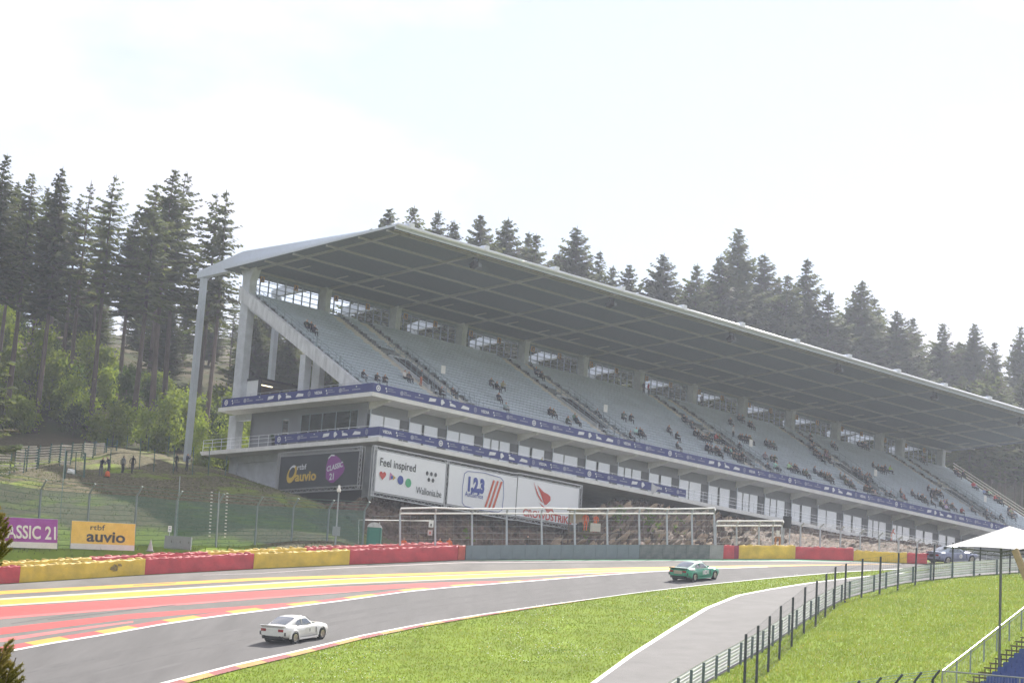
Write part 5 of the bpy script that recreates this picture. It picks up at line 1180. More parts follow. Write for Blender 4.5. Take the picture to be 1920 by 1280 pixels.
# ------------------------------------------------------------ people
skinm = mat('skin', (.50, .30, .22), rough=.6, var=.05); hairm = mat('hair', (.055, .04, .03), rough=.8, var=.2, objvar=.8); topm = mat('clothing_top', (.1, .1, .1), rough=.85, var=.2, scale=6, objcol=True)
legm = mat('clothing_trousers', (.045, .05, .065), rough=.85, var=.2, scale=6, objvar=.7); shoem = mat('shoes', (.03, .03, .03), rough=.7, var=.1); orgm = mat('marshal_orange', (.75, .14, .03), rough=.7, var=.12, scale=5); brickm = mat('trousers_brick', (.42, .13, .07), rough=.8, var=.1)
def body(name, J, E, mats=None):
    """joints J: name -> (x, y, z, radius); bones E: (a, b, material index); one skinned surface"""
    names = list(J); m_ = bpy.data.meshes.new(name); m_.from_pydata([J[k][:3] for k in names], [(names.index(a), names.index(b_)) for a, b_, _ in E], [])
    o = bpy.data.objects.new(name, m_); COL.objects.link(o); o.modifiers.new('s', 'SKIN')
    for k, sv in zip(names, m_.skin_vertices[0].data): sv.radius = (J[k][3], J[k][3] * (.72 if k in ('chest', 'belly', 'pelvis', 'shl', 'shr') else 1)); sv.use_root = k == 'pelvis'
    sb = o.modifiers.new('d', 'SUBSURF'); sb.levels = 1; sb.render_levels = 1
    bpy.context.view_layer.update(); me_ = bpy.data.meshes.new_from_object(o.evaluated_get(bpy.context.evaluated_depsgraph_get())); bpy.data.objects.remove(o); bpy.data.meshes.remove(m_)
    me_.materials.clear()
    for q in (mats or [skinm, topm, legm, shoem, hairm]): me_.materials.append(q)
    seg = [(Vector(J[a][:3]), Vector(J[b_][:3]), mi) for a, b_, mi in E]; hd = Vector(J['head'][:3])
    for p in me_.polygons:
        c = p.center; best = None
        for a, b_, mi in seg:
            d = b_ - a; t = max(0, min(1, (c - a).dot(d) / max(1e-6, d.length_squared))); q = (c - a - d * t).length
            if best is None or q < best[0]: best = (q, mi)
        mi = best[1]
        if mi == 0 and (c - hd).length < .22 and c.z > hd.z - .06 and (c.z > hd.z + .05 or c.y > hd.y + .02): mi = 4
        p.material_index = mi; p.use_smooth = True
    me_.name = name; return me_
def arms(J, l, r_):
    for s, pts in (('l', l), ('r', r_)):
        for k, p, rad in zip(('el', 'wr', 'ha'), pts, (.048, .036, .04)): J[k + s] = (*p, rad)
def person_mesh(pose):
    J = {}
    if pose.startswith('sit'):
        ln = -.10 if pose == 'sit2' else .04; J.update(pelvis=(0, .16, .50, .15), belly=(0, .16 + ln * .3, .68, .145), chest=(0, .15 + ln, .90, .155), neck=(0, .13 + ln, 1.06, .058), head=(0, .10 + ln, 1.18, .092), crown=(0, .10 + ln, 1.29, .07), shl=(.17, .15 + ln, .98, .07), shr=(-.17, .15 + ln, .98, .07), nose=(0, .0 + ln, 1.17, .022))
        for s, k in ((1, 'l'), (-1, 'r')): J['hip' + k] = (.09 * s, .10, .48, .09); J['kn' + k] = (.12 * s, -.30, .50, .068); J['an' + k] = (.11 * s, -.30, .09, .048); J['to' + k] = (.12 * s, -.46, .05, .042)
        if pose == 'sit2': arms(J, [(.22, -.12, .74), (.10, -.34, .66), (.05, -.42, .66)], [(-.22, -.12, .74), (-.10, -.34, .66), (-.05, -.42, .66)])
        else: arms(J, [(.24, .10, .74), (.16, -.12, .62), (.13, -.2, .61)], [(-.24, .10, .74), (-.16, -.12, .62), (-.13, -.2, .61)])
    else:
        wk = .17 if pose == 'walk' else .03; ln = -.16 if pose == 'bend' else 0
        J.update(pelvis=(0, 0, .95, .15), belly=(0, ln * .4, 1.12, .14), chest=(0, ln, 1.33, .16), neck=(0, ln * 1.3, 1.50, .058), head=(0, ln * 1.6 - .02, 1.62, .095), crown=(0, ln * 1.6 - .02, 1.73, .07), shl=(.18, ln, 1.42, .07), shr=(-.18, ln, 1.42, .07), nose=(0, ln * 1.6 - .12, 1.61, .022))
        for s, k in ((1, 'l'), (-1, 'r')): J['hip' + k] = (.09 * s, 0, .9, .095); J['kn' + k] = (.10 * s, -.05 - wk * s * .6, .50, .066); J['an' + k] = (.10 * s, .04 - wk * s * 1.2, .09, .048); J['to' + k] = (.11 * s, -.12 - wk * s * 1.2, .05, .042)
        if pose == 'bend': arms(J, [(.22, -.28, 1.18), (.14, -.45, 1.0), (.12, -.5, .95)], [(-.22, -.28, 1.18), (-.14, -.45, 1.0), (-.12, -.5, .95)])
        elif pose == 'photo': arms(J, [(.26, -.12, 1.22), (.1, -.26, 1.45), (.06, -.28, 1.52)], [(-.26, -.12, 1.22), (-.1, -.26, 1.45), (-.06, -.28, 1.52)])
        else: arms(J, [(.26, .04 + wk * .5, 1.15), (.25, -.06 + wk * .4, .92), (.24, -.09 + wk * .4, .84)], [(-.26, .04 - wk * .5, 1.15), (-.25, -.06 - wk * .4, .92), (-.24, -.09 - wk * .4, .84)])
    E = [('pelvis', 'belly', 1), ('belly', 'chest', 1), ('chest', 'neck', 1), ('neck', 'head', 0), ('head', 'crown', 0), ('head', 'nose', 0), ('chest', 'shl', 1), ('chest', 'shr', 1)]
    for k in 'lr': E += [('sh' + k, 'el' + k, 1), ('el' + k, 'wr' + k, 1), ('wr' + k, 'ha' + k, 0), ('pelvis', 'hip' + k, 2), ('hip' + k, 'kn' + k, 2), ('kn' + k, 'an' + k, 2), ('an' + k, 'to' + k, 3)]
    return J, E
PM = {p: body('person', *person_mesh(p)) for p in ('sit', 'sit2', 'stand', 'walk', 'bend', 'photo')}
PO = {p: body('person', *person_mesh(p), mats=[skinm, orgm, orgm, shoem, hairm]) for p in ('stand', 'bend')}
PB2 = body('person', *person_mesh('stand'), mats=[skinm, topm, brickm, shoem, hairm])
CL = {'black': (.018, .018, .02), 'dark grey': (.05, .052, .055), 'navy': (.02, .028, .06), 'brown': (.055, .04, .03), 'grey': (.16, .165, .17), 'olive': (.07, .075, .04), 'white': (.65, .65, .66), 'red': (.42, .03, .035), 'pale blue': (.25, .36, .5), 'beige': (.38, .31, .23), 'bright yellow': (.5, .5, .05)}
seated = '''708,716,k 721,718,b 681,709,K 757,708,w 764,713,d 826,741,b 853,744,d 922,724,d 931,729,k 940,726,e 936,751,k 944,766,p 1010,705,d 1018,711,k 1035,781,k 1042,782,b 1060,792,d 1078,788,g 1086,797,n 1117,776,k 1172,788,g 1187,792,d 1190,812,w 1197,816,n 1204,818,k 1181,820,b 1258,813,d 1267,821,k 1268,839,n 1285,792,k 1295,800,d 1307,819,k 1316,824,d 1325,826,g 1334,826,d 1345,828,r 1323,843,n 1330,847,n 1338,846,k 1351,856,k 1361,848,d 1371,850,p 1385,840,d 1367,793,k 1390,790,d 1401,797,k 1404,828,e 1392,826,d 1388,824,k 1373,858,o 1380,862,d 1392,860,k 1434,834,k 1441,836,d 1434,860,g 1446,863,o 1440,880,k 1453,878,w 1484,883,w 1487,881,k 1506,889,b 1518,830,k 1521,838,d 1524,846,k 1527,853,o 1534,857,d 1538,862,k 1549,855,b 1553,860,e 1558,836,k 1565,840,d 1597,823,k 1606,832,d 1611,835,k 1534,890,n 1541,893,b 1546,897,k 1551,899,o 1556,903,b 1581,900,d 1585,906,k 1591,911,o 1596,913,d 1598,884,k 1603,888,b 1609,892,d 1614,896,o 1620,900,k 1625,896,b 1630,898,d 1622,906,k 1621,920,b 1627,922,d 1634,926,k 1641,930,e 1642,878,k 1647,881,d 1652,884,k 1658,879,n 1666,881,y 1662,929,k 1669,931,b 1690,931,d 1697,938,r 1694,930,b 1714,930,k 1720,933,d 1726,936,k 1732,940,d 1742,920,k 1748,923,b 1752,926,d 1744,930,k 1753,948,b 1760,946,o 1771,952,w 1775,948,p 1778,957,w 1787,955,d 1792,957,b 1801,960,r 1824,958,k 1851,965,g 1857,968,d 1878,975,k 1895,968,d 1900,972,b 1793,888,k 1797,892,n 1809,893,k 1827,913,p 1830,916,r 1849,927,p 1856,929,w 1866,936,d 1870,940,r 1876,943,k 1890,957,d 1897,963,e 580,617,k 573,614,d 586,622,k 1560,870,k 1516,822,d 1700,846,d'''.split()
cm_ = dict(k='black', d='dark grey', n='navy', b='brown', g='grey', o='olive', w='white', r='red', p='pale blue', e='beige', y='bright yellow', K='black')
ppl = []; rs_ = random.Random(31)
for s in seated:
    a, c, k = s.split(','); u, v, w = seat_hit(float(a), float(c) + 5)
    row = max(0, min(NR - 2, int(round((v - V0 - .22) / RUN)))); ppl.append((row, u, cm_[k]))
    if float(a) > 1270 and rs_.random() < .45: ppl.append((row, u + .56, rs_.choice(['black', 'dark grey', 'navy', 'brown', 'dark grey', 'olive', 'grey'])))
ppl.sort(); seen = {}; r = random.Random(77); lastu = {}
for row, u, cn in ppl:
    if row in lastu and u - lastu[row] < .5: u = lastu[row] + .52
    lastu[row] = u
    v, w = tread(row); bay = max(0, int(u // 5)); side = 'start' if u % 5 < 1.7 else ('middle' if u % 5 < 3.4 else 'end')
    key = (row, bay, side, cn); seen[key] = seen.get(key, 0) + 1
    lab = f'spectator in {cn}, {ordn(row)} row, {side} of the {ordn(bay)} window bay' + ('' if seen[key] == 1 else f', {ordn(seen[key] - 1)} neighbour')
    t_ = link('person', PM['sit2' if r.random() < .45 else 'sit']); t_.location = Bw(u, v + .22, w + .02); t_.rotation_euler = (0, 0, RZ + r.uniform(-.5, .5)); s = r.uniform(.96, 1.06); t_.scale = (s * 1.28, s * 1.12, s)
    t_.color = (*[min(1, x * r.uniform(.7, 1.35)) for x in CL[cn]], 1); tag(t_, lab, 'person', 'spectators on the terraces')
def stand_at(mesh_, p, rz, col, label, s=1.0, group=None):
    t_ = link('person', mesh_); t_.location = p; t_.rotation_euler = (0, 0, rz); t_.scale = (s, s, s); t_.color = (*col, 1); return tag(t_, label, 'person', group)
def on_row(px0, py0):
    u, v, w = seat_hit(px0, py0); row = max(0, min(NR - 1, int(round((v - V0 - .2) / RUN)))); return Bw(u, tread(row)[0] + .2, tread(row)[1])
stand_at(PB2, on_row(788, 722), RZ + .4, (.08, .09, .1), 'person in brick red trousers and grey top standing on the stairs')
stand_at(PM['stand'], on_row(1209, 742), RZ, (.02, .02, .025), 'person in black with a pale cap standing at the top of a stairway')
stand_at(PM['stand'], on_row(1219, 745), RZ + .3, (.42, .03, .035), 'person in a red jacket standing at the top of a stairway')
stand_at(PM['stand'], on_row(1306, 757), RZ, (.02, .02, .03), 'person in dark clothes standing alone by a rear column')
for a, c, k, lab in ((1744, 936, 'black', 'person in black standing near the front rail among seated spectators'), (1751, 938, 'brown', 'person in brown standing near the front rail beside one in black'), (1376, 823, 'white', 'person in a white cap standing on the stairway above the crowd'), (1851, 978, 'grey', 'person in grey standing low on the far stairway')):
    stand_at(PM['stand'], on_row(a, c), RZ + .2, CL[k], lab)
def gp(px0, py0, y):
    p = D(px0, py0, y); p.z = gz(p.x, p.y); return p
def on_slope(px0, py0, lo=180, hi=225):
    """where the sight line meets the hillside"""
    for y in np.arange(lo, hi, .25):
        p = D(px0, py0, y)
        if gz(p.x, p.y) >= p.z: return p
    return D(px0, py0, 200)
walk = [(188, 893, 'bend', 'navy', 'person with a pale cap bending over beside the orange bag', .6), (203, 892, 'bend', 'navy', 'person in navy stooping behind the orange bag', -.8), (229, 889, 'stand', 'grey', 'person in a grey jacket standing on the hillside path', 2.6), (247, 888, 'walk', 'black', 'person in black walking on the path beside one in grey', 2.9), (329, 884, 'walk', 'black', 'person in black striding up the path near the steel post', 2.2), (349, 884, 'photo', 'navy', 'person in navy raising hands to the face before the steel post', 1.2)]
for a, c, pose, k, lab, rz in walk: stand_at(PM[pose], on_slope(a, c), rz, CL[k], lab, 1.0)
p = on_slope(201, 893); t_ = thing('bag', 'bright orange bag on the ground between two stooping people', 'bag', p); mb = MB(); mb.tube((0, 0, 0), (0, 0, .42), .26, .18, 9); mb.tube((0, 0, .42), (0, 0, .5), .18, .06, 9); mb.obj('sack', orgm, t_, True); MB().path([(-.1, 0, .48), (0, 0, .62), (.1, 0, .48)], .02, 5).obj('handle', blackm, t_)
for a, y, zt, pose, lab in ((757, 181, 1007, 'bend', 'marshal in orange behind the red rear barrier beside the toilet'), (824, 183, 1008, 'bend', 'marshal in orange stooping under the notice plates'), (843, 183.5, 1007, 'stand', 'marshal in orange with a white helmet next to the block wall')):
    p = D(a, zt, y); p.z -= 1.72; stand_at(PO[pose], p, .3, (1, 1, 1), lab)
for a, zt, pose, lab in ((1099, 960, 'stand', 'marshal in orange standing inside the rock shelter'), (1117, 963, 'bend', 'marshal in orange leaning on the shelter front board')):
    p = D(a, zt, 190.4); p.z -= 1.7; stand_at(PO[pose], p, .2, (1, 1, 1), lab)
p = D(990, 1003, 184); p.z -= 1.72; stand_at(PM['stand'], p, .5, CL['brown'], 'person in brown behind the block wall among the rocks')
p = Bw(81.3, -2.6, -3.72); stand_at(PO['bend'], p, RZ + .5, (1, 1, 1), 'marshal in orange leaning on the lower balcony railing')
p = Bw(20.4, -2.9, -3.72); stand_at(PM['bend'], p, RZ, CL['bright yellow'], 'person in bright yellow behind the lower balcony banner', .8)

# ------------------------------------------------------------ cars
tyrem = mat('tyre_rubber', (.02, .02, .021), rough=.85, var=.1); rimm = mat('rim_gold_grey', (.33, .30, .25), rough=.35, metal=.7, var=.05); rimw = mat('rim_lip', (.7, .7, .7), rough=.25, metal=.9, var=0)
lens = mat('tail_lens', (.30, .02, .02), rough=.25, var=0); carglass = mat('car_glass', (.06, .08, .10), rough=.05, var=0, spec=1.0); chrome = mat('chrome', (.6, .6, .6), rough=.2, metal=1, var=0)
_b = carglass.node_tree.nodes['Principled BSDF']; _b.inputs['Coat Weight'].default_value = 1.0; _b.inputs['Coat IOR'].default_value = 1.8
def paint(name, c):
    m_ = mat(name, c, rough=.35, var=.02); b_ = m_.node_tree.nodes['Principled BSDF']; b_.inputs['Coat Weight'].default_value = .7; b_.inputs['Coat Roughness'].default_value = .08; return m_
def loft(sections):
    mb = MB(); n = len(sections[0]); vs = [p for s in sections for p in s]
    fs = [(i * n + j, (i + 1) * n + j, (i + 1) * n + j + 1, i * n + j + 1) for i in range(len(sections) - 1) for j in range(n - 1)]
    mb.add(vs, fs); mb.add(sections[0], [tuple(range(n))]); mb.add(sections[-1], [tuple(range(n))[::-1]]); return mb
def car(label, pr, pf, body_m, roof_m, extra):
    ax = (pf - pr).normalized(); z = PN; ay = z.cross(ax).normalized(); mid = (pr + pf) / 2 + ay * .80 + z * .012
    t_ = thing('racing_car', label, 'car', (0, 0, 0)); t_.matrix_world = Matrix(((ax.x, ay.x, z.x, mid.x), (ax.y, ay.y, z.y, mid.y), (ax.z, ay.z, z.z, mid.z), (0, 0, 0, 1)))
    ST_ = [(-2.14, .70, .44, .66, .82, .84), (-2.06, .80, .36, .70, .885, .90), (-1.75, .865, .30, .72, .915, .935), (-1.28, .90, .30, .74, .92, .95), (-.85, .855, .22, .72, .90, .95), (-.3, .83, .18, .70, .875, .93), (.35, .83, .18, .70, .865, .92), (.85, .85, .2, .70, .855, .925), (1.28, .89, .30, .71, .845, .91), (1.65, .86, .30, .69, .80, .875), (1.95, .80, .30, .64, .74, .82), (2.12, .70, .34, .58, .66, .72)]
    sec = []
    for x, w, zb, zm, zs, zt in ST_:
        half = [(0, zb), (w * .82, zb), (w * .96, zb + .07), (w, (zb + zm) / 2 + .05), (w * .985, zm), (w * .93, zs - .02), (w * .84, zs + .012), (w * .5, zt - .008), (0, zt)]
        sec.append([(x, -a, c) for a, c in half] + [(x, a, c) for a, c in half[-2::-1]])
    bo = loft(sec).obj('body', body_m, t_, True)
    gh = [(-1.90, .62, .90, .60, .905), (-1.45, .70, .90, .62, 1.075), (-1.0, .735, .90, .625, 1.24), (-.68, .745, .89, .62, 1.325), (-.2, .75, .885, .615, 1.35), (.08, .75, .885, .605, 1.33), (.36, .75, .885, .66, 1.13), (.68, .74, .885, .71, .915)]
    sec = []
    for x, wb, zb, wt, zt in gh:
        half = [(wb, zb - .03), (wb * .55 + wt * .45, zb * .5 + zt * .5), (wt, zt - .05), (wt * .86, zt - .012), (wt * .45, zt + .012), (0, zt + .018)]
        sec.append([(x, -a, c) for a, c in half] + [(x, a, c) for a, c in half[-2::-1]])
    loft(sec).obj('cabin', roof_m, t_, True)
    def gp_(x):
        xs_ = [g[0] for g in gh]; return [np.interp(x, xs_, [g[k] for g in gh]) for k in range(1, 5)]
    rw = MB(); vs = []
    for x, f_ in ((-1.62, .80), (-1.3, .84), (-.98, .86), (-.78, .84)):
        wb, zb, wt, zt = gp_(x)
        for q in (-1, -.5, 0, .5, 1): vs.append((x - .012, wt * f_ * q, zt + .018 + .012 - .03 * q * q * .8))
    rw.add(vs, [(i * 5 + j, i * 5 + j + 1, (i + 1) * 5 + j + 1, (i + 1) * 5 + j) for i in range(3) for j in range(4)]); rw.obj('rear_window', carglass, t_, True)
    ws = MB(); ws.add([(.63, -.62, .945), (.63, .62, .945), (.15, .53, 1.29), (.15, -.53, 1.29)], [(0, 1, 2, 3)]); ws.v = [(x + .03, y, z_ + .03) for x, y, z_ in ws.v]; ws.obj('windscreen', carglass, t_)
    for s in (-1, 1):
        out_ = []
        for x, q in ((-1.02, .30), (-.98, .62), (-.8, .80), (-.5, .86), (-.05, .86), (.08, .82), (.46, .12), (.2, .10), (-.85, .10)):
            wb, zb, wt, zt = gp_(x); out_.append((x, s * (wb + (wt - wb) * q + .012 + .05 * q * (1 - q) * 2), zb + (zt - .05 - zb) * q))
        cxo = (-.3, s * (.748 * .55 + .617 * .45 + .03), 1.07); m_ = MB(); oo = out_ if s < 0 else out_[::-1]; m_.add(oo + [cxo], [(k_, (k_ + 1) % 9, 9) for k_ in range(9)]); sw = m_.obj('side_window', carglass, t_)
        m_ = MB(); m_.box(-.50, -.46, s * .71 - .03, s * .71 + .03, .93, 1.24); m_.obj('pillar', body_m, sw)
        MB().box(.34, .48, s * .88 - .06, s * .88 + .06, .93, 1.02).obj('mirror', body_m, t_)
        for x in (-1.28, 1.28):
            rr_ = .315; wh_ = torus(.245, .075, 20, 7); wh_.v = [(a, c * 1.0, b_) for a, b_, c in wh_.v]; wh_.v = [(a, b_ * 1.9, c) for a, b_, c in wh_.v]
            w_ = wh_.obj('wheel', tyrem, t_, True); w_.location = (x, s * .80, rr_)
            m_ = MB(); m_.tube((0, s * .02, 0), (0, s * .115, 0), .19, .17, 14); m_.obj('rim', rimm, w_); m_ = MB()
            m_.disc((0, s * .135, 0), (.20, 0, 0), (0, 0, .20), 16, 0, .82); m_.obj('rim_lip', rimw, w_)
            ar = MB(); n_ = 12; vs = []
            for k in range(n_ + 1):
                a = -.12 + (pi + .24) * k / n_
                for q, yy in ((.355, .92), (.40, .915), (.47, .82), (.35, .80)): vs.append((x + q * cos(a), s * yy, rr_ + .01 + q * sin(a)))
            ar.add(vs, [(k * 4 + j, (k + 1) * 4 + j, (k + 1) * 4 + j + 1, k * 4 + j + 1) for k in range(n_) for j in range(3)]); ar.obj('wheel_arch', body_m, t_, True)
            m_ = MB(); m_.disc((x, s * .875, rr_ + .02), (.36, 0, 0), (0, 0, .36), 18); m_.obj('wheel_well_shade', dark, t_)  # near-black disc imitates the shade inside the arch
        MB().box(-2.165, -2.10, s * .55 - .15, s * .55 + .15, .665, .80).obj('tail_light', lens, t_)
        MB().tube((-2.2, s * .5, .40), (-2.0, s * .5, .40), .045, n=8).obj('exhaust', blackm, t_)
        MB().prism([(-.9, s * .84, .18), (.9, s * .84, .18), (.86, s * .84, .27), (-.86, s * .84, .27)], (0, s * .07, 0)).obj('sill', body_m, t_)
        MB().box(.72, .76, s * .86 - .01, s * .86 + .005, .42, .72).obj('side_vent', dark, t_)
        MB().prism([(-.25, s * .862, .45), (.55, s * .862, .45), (.55, s * .858, .74), (-.25, s * .858, .74)], (0, s * .004, 0)).obj('door_panel', extra.get('door', body_m), t_)
        m_ = MB(); m_.disc((.12, s * .872, .6), (.17, 0, 0), (0, 0, .17), 14); m_.obj('number_roundel', p_whi, t_)
        m_ = MB(); text_into(m_, extra.get('no', '3'), (.12 + .0, s * .876, .52), (-s, 0, 0), (0, 0, 1), .24, align='CENTER', bold=.01); m_.obj('race_number', pgr, t_)
        MB().box(-2.11, -2.04, s * .79 - .02, s * .79 + .03, .46, .64).obj('bumper_corner', blackm, t_)
        m_ = MB(); m_.disc((2.135, s * .48, .56), (0, .11, 0), (0, 0, .10), 12); m_.obj('headlight', chrome, t_)
    MB().prism([(-1.86, -.74, .93), (-2.12, -.74, .90), (-2.22, -.74, .99), (-2.17, -.74, 1.0)], (0, 1.48, 0)).obj('spoiler', extra.get('spoiler', body_m), t_)
    MB().box(-2.155, -2.10, -.34, .34, .56, .80).obj('rear_panel', extra.get('panel', p_whi), t_)
    MB().box(-2.10, -1.7, -.68, .68, .26, .43).obj('rear_valance', blackm, t_)
    MB().box(-1.9, 1.9, -.62, .62, .17, .3).obj('underbody', dark, t_)
    if extra.get('stripe'):
        for s in (-1, 1): MB().prism([(-1.9, s * .80, .84), (-1.35, s * .885, .78), (-1.2, s * .89, .86), (-1.5, s * .84, .925)], (0, s * .012, 0)).obj('white_flash', p_whi, t_)
    return t_
w1, w2 = G(550.6, 1206), G(597, 1198); d_ = (w2 - w1).normalized() * 2.56; w2 = w1 + d_
car('white racing coupe seen from behind on the near track', w1, w2, paint('car_white', (.80, .79, .77)), paint('car_white', (.80, .79, .77)), dict(no='8'))
g1, g2 = G(1301, 1090), G(1340.6, 1085.6); g2 = g1 + (g2 - g1).normalized() * 2.56
car('green racing coupe with white roof further up the track', g1, g2, paint('car_green', (.02, .32, .18)), paint('car_green_roof', (.55, .70, .62)), dict(no='14', stripe=True, panel=mat('plate_cream', (.45, .38, .28), var=.05), spoiler=paint('car_dark_green', (.01, .09, .06)), door=paint('car_green_door', (.55, .62, .58))))
b1 = G(1776, 1057.5); b2 = G(1813, 1056.0); b2 = b1 + (b2 - b1).normalized() * 2.56
car('dark blue racing car beyond the guardrail at the crest', b1, b2, paint('car_navy', (.22, .24, .36)), paint('car_lilac', (.36, .42, .52)), dict(no='6', panel=blackm))

# ------------------------------------------------------------ guardrail and mesh fence on the right
rail_m = mat('guardrail_zinc', (.80, .80, .79), rough=.5, metal=.0, var=.1, scale=1.2); gpost = mat('guardrail_post', (.10, .135, .14), rough=.6, var=.1)
GP = resamp([G(x, y) for x, y in GRD], 34)
t_ = thing('guardrail', 'long triple-rail steel guardrail curving along the service road', 'guardrail', GP[0]); o = GP[0]
for i, p in enumerate(GP):
    d = (GP[min(33, i + 1)] - GP[max(0, i - 1)]).normalized(); nn = Vector((d.y, -d.x, 0)).normalized()
    m_ = MB(); m_.box(-.05, .05, -.06, .06, -.2, 1.12); q = m_.obj('post', gpost, t_); q.location = p - o + nn * .16; q.rotation_euler = (0, 0, atan2(d.y, d.x))
    if i < 33:
        e = GP[i + 1]
        for k in range(3):
            z_ = .26 + .34 * k; m_ = MB(); s_ = [(0, -.15), (.05, -.09), (.0, -.03), (.0, .03), (.05, .09), (0, .15)]
            vs = [p - o - nn * a + Vector((0, 0, z_ + c)) for a, c in s_] + [e - o - nn * a + Vector((0, 0, z_ + c)) for a, c in s_]
            m_.add(vs, [(j, j + 1, 7 + j, 6 + j) for j in range(5)]); m_.obj('rail', rail_m, t_)
dk = mat('fence_post_black', (.015, .022, .026), rough=.5, var=.1); fw_ = mat('fence_wire_dark', (.05, .06, .06), rough=.6, var=0)
ft = [(1395, 1300, 112), (1418, 1280, 108), (1440, 1257, 103), (1461, 1235, 100), (1484, 1211, 92), (1507, 1186, 86), (1529, 1172, 84), (1547, 1155, 80), (1564, 1139, 77), (1584, 1127, 71), (1615, 1118, 71), (1649, 1112, 69), (1683, 1105, 69), (1716, 1095, 68), (1750, 1085, 65), (1785, 1079, 62), (1837, 1075, 60), (1893, 1074, 59), (1950, 1072, 58)]
posts = []
for x, yb, h in ft:
    f_ = G(x, yb + 2); y = f_.y; posts.append((f_, D(x + h * .035, yb - h, y)))
fence('mesh_fence', 'see-through wire mesh fence on black posts along the top of the grass bank', posts, Vector(), dk, fw_, 6, .35, .006, .065)
# ------------------------------------------------------------ parasol, temporary stand and low fence at the right edge
can = mat('canvas_white', (.80, .79, .76), rough=.8, var=.02)
y0 = 102; cen = D(1876, 1040, y0); A_, B_, C_, E_ = D(1772, 1024, 103), D(1907, 1029.5, 99.5), D(2030, 1021, 101), D(1880, 1016, 105); apx = D(1892, 985.5, 102)
t_ = thing('parasol', 'large white square parasol on a slim dark pole at the right edge', 'parasol', D(1873.5, 1275, y0)); o = t_.location
mb = MB(); cs = [A_, B_, C_, E_]; n_ = 8
for p, q in zip(cs, cs[1:] + cs[:1]):
    g_ = {}
    for i in range(n_ + 1):
        for j in range(n_ + 1 - i):
            a, c = i / n_, j / n_; pt = apx * (1 - a - c) + p * a + q * c; sag = (a + c); ed_ = 4 * a * c / max(1e-6, (a + c) ** 2) if a + c > 0 else 0
            pt = pt + Vector((0, 0, -.03 * sin(pi * sag) + .05 * ed_ * sag)); g_[(i, j)] = pt - o
    for i in range(n_):
        for j in range(n_ - i):
            mb.add([g_[(i, j)], g_[(i + 1, j)], g_[(i, j + 1)]], [(0, 1, 2)])
            if i + j < n_ - 1: mb.add([g_[(i + 1, j)], g_[(i + 1, j + 1)], g_[(i, j + 1)]], [(0, 1, 2)])
mb.obj('canopy', can, t_, True)
pole_m = mat('parasol_pole', (.10, .105, .11), rough=.4, metal=.4, var=.05)
MB().tube((0, 0, -1.5), D(1877.5, 1005, y0) - o, .062, n=8).obj('pole', pole_m, t_)
hub = cen - o + Vector((0, 0, .12))
for c in cs:
    m_ = MB(); e = c - o; m_.tube(hub + Vector((0, 0, .02)), e + Vector((0, 0, -.03)), .028, n=5); m_.tube(hub + Vector((0, 0, -.16)), hub.lerp(e, .55) + Vector((0, 0, -.16)), .022, n=5)
    for k in range(4): a, b_ = hub.lerp(e, .1 + .12 * k), hub.lerp(e, .16 + .12 * k); m_.tube(a, b_ + Vector((0, 0, -.16)), .014, n=4)
    m_.obj('rib', pole_m, t_); MB().box(e.x - .06, e.x + .06, e.y - .06, e.y + .06, e.z - .12, e.z - .0).obj('corner_cap', blackm, t_)
t_ = thing('timber_arm', 'slanted beige timber arm below the parasol at the right edge', 'beam', D(1925, 1085, 99)); MB().beam((0, 0, 0), D(1903, 1030, 99.5) - t_.location, .14, .3).obj('beam', mat('timber_beige', (.38, .27, .15), var=.15, scale=3), t_); MB().beam((.05, .02, -.2), D(1912, 1036, 99.5) - t_.location, .05, .06).obj('edge_strip', mat('timber_dark', (.12, .09, .06), var=.1), t_)
S0 = D(1767, 1257, 100); F1 = D(1960, 1273.5, 97); U1 = D(1920, 1138, 112); fr_ = (F1 - S0); up_ = (U1 - S0); fdir = fr_.normalized()
t_ = thing('temporary_stand', 'temporary spectator stand with timber treads and blue seats in the corner', 'stand', S0 - Vector((0, 0, 1.2))); o = t_.location
rl = MB()
for h in (0, -.17): rl.tube(S0 - o + Vector((0, 0, h)), S0 - o + up_ * 1.15 + Vector((0, 0, h)), .032 if h == 0 else .022, n=6)
rl.tube(S0 - o, F1 - o, .036, n=6); rl.obj('handrail', mat('rail_zinc', (.30, .31, .32), rough=.35, metal=.5, var=.05), t_)
for k in range(8):
    p = S0 - o + up_ * (k / 6.2); MB().tube(p, p - Vector((0, 0, 1.12)), .035, n=6).obj('rail_post', MATS['rail_zinc'] if k == 0 else steelp, t_)
MB().tube(S0 - o + fdir * 3.75, S0 - o + fdir * 3.75 - Vector((0, 0, 1.2)), .035, n=6).obj('rail_post', MATS['rail_zinc'], t_)
m_ = MB(); 
for k in range(60):
    p = S0 - o + up_ * (k / 52); m_.tube(p - Vector((0, 0, .2)), p - Vector((0, 0, 1.08)), .005, n=3, caps=False)
for k in range(34): p = S0 - o + fr_ * (k / 34); m_.tube(p - Vector((0, 0, .03)), p - Vector((0, 0, 1.1)), .005, n=3, caps=False)
tag(m_.obj('rail_infill', steel, t_), kind='stuff')
tr_m = mat('tread_timber', (.10, .07, .05), rough=.85, var=.25, scale=4, objvar=.3); bl_m = mat('seat_blue', (.012, .05, .22), rough=.45, var=.06)
bs = MB(); bs.box(-.2, .2, -.02, .38, .34, .40); bs.prism([(-.2, .36, .38), (-.2, .42, .38), (-.2, .52, .82), (-.2, .46, .82)], (.4, 0, 0)); bsm = bs.mesh('blue_seat', bl_m)
updir = Vector((up_.x, up_.y, 0)).normalized()
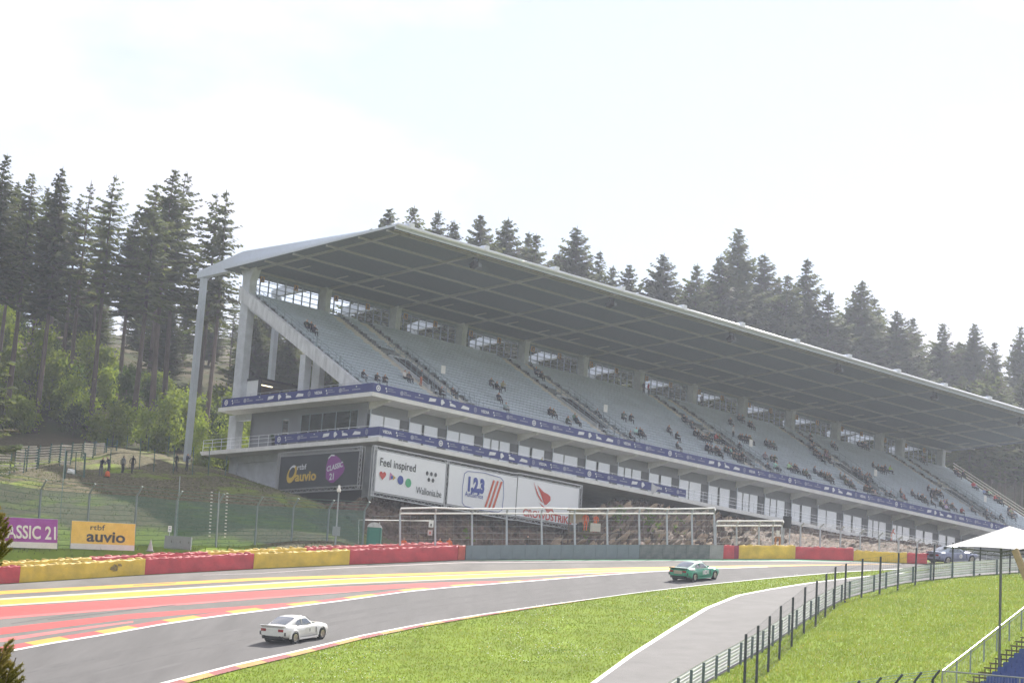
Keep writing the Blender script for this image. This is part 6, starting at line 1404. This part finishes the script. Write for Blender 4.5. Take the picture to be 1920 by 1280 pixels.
for k in range(18):
    base = S0 - o + up_ * (k / 15.0 - .03) - Vector((0, 0, 1.0)) + fdir * .55
    e = base + fdir * 4.2; MB().beam(base, e, .34, .06).obj('tread', tr_m, t_)
    MB().beam(base + Vector((0, 0, -.05)), base + Vector((0, 0, -.85)), .05, .05).obj('support', mat('support_rust', (.09, .06, .045), var=.2), t_)
    for j in range(7):
        s_ = link('blue_seat', bsm, t_); s_.location = base + fdir * (1.45 + .46 * j) + Vector((0, 0, .02)); s_.rotation_euler = (0, 0, atan2(fdir.y, fdir.x))
        if j == 0 and k % 3 == 0:
            dd = MB(); dd.disc((0, -.03, .37), (.05, 0, 0), (0, 0, .05), 8); q = dd.obj('row_disc', p_whi, t_); q.location = s_.location
posts = []
for x, yb in ((1560, 1318), (1600, 1312), (1640, 1306), (1680, 1300), (1716, 1296), (1750, 1292)):
    posts.append((D(x - 3, yb + 40, 95), D(x - 1, yb - 20, 95)))
fence('low_fence', 'low green mesh fence with bent dark posts at the bottom edge', posts, Vector((.28, -.1, .40)), dk, wireg, 8, .1, .008, .06)

# ------------------------------------------------------------ conifer twigs close to the camera, left edge
tw = foliage_mat('twig_needles', (.15, .16, .03), (.34, .25, .08), .4, 0, 6)
def twig(label, tips, y, seed):
    rr = random.Random(seed); root = D(-60, tips[0][1] + 160, y); t_ = thing('conifer_bush', label, 'bush', root); st = MB(); nd = MB()
    for px0, py0, sp in tips:
        tip = D(px0, py0, y + rr.uniform(-.1, .1)) - root; b0 = D(px0 - 30, py0 + 90, y) - root
        st.tube((0, 0, 0), b0, .012, .008, 5, caps=False); st.tube(b0, tip, .008, .003, 5, caps=False); ax_ = (tip - b0)
        for k in range(16):
            q = rr.uniform(.05, 1.0); p = b0 + ax_ * q; a = rr.uniform(0, 6.28); l_ = (1.05 - q) * .13 * sp + .03; dv = (ax_.normalized() * .9 + Vector((cos(a), sin(a) * .7, .35 * sin(a + 1)))).normalized()
            e = p + dv * l_; st.tube(p, e, .004, .0015, 3, caps=False)
            for m_ in range(int(l_ / .0009)):
                c = p + dv * l_ * rr.random(); d2 = (dv * .7 + Vector((rr.gauss(0, .7), rr.gauss(0, .7), rr.gauss(0, .7)))).normalized() * rr.uniform(.012, .026); w_ = d2.orthogonal().normalized() * .0042
                nd.add([c - w_, c + w_, c + d2], [(0, 1, 2)])
    st.obj('stem', mat('twig_bark', (.10, .07, .045), var=.2), t_); nd.obj('needles', tw, t_)
twig('conifer twigs at the left edge in front of the purple banner', [(6, 962, 1.0), (14, 984, .9), (2, 1000, .8), (-8, 950, 1.1)], 13, 1)
twig('conifer twigs in the bottom left corner before the track', [(14, 1205, 1.1), (30, 1232, 1.1), (20, 1250, 1.2), (5, 1225, 1.2), (18, 1275, 1.2), (-6, 1215, 1.0), (2, 1260, 1.3)], 13, 2)
# ------------------------------------------------------------ the air
hz = MB(); hz.box(-1000, 1100, -760, 1100, -20.0, 112.0)
hm = bpy.data.materials.new('haze_air'); hm.use_nodes = True; _t = hm.node_tree; _t.nodes.clear()
_o = _t.nodes.new('ShaderNodeOutputMaterial'); _v = _t.nodes.new('ShaderNodeVolumePrincipled')
_v.inputs['Color'].default_value = (.82, .88, 1.0, 1); _v.inputs['Density'].default_value = 0.00032; _v.inputs['Anisotropy'].default_value = .45
_t.links.new(_v.outputs[0], _o.inputs['Volume'])
hob = hz.obj('haze', hm); tag(hob, 'pale summer haze filling the valley air', 'haze', kind='stuff')
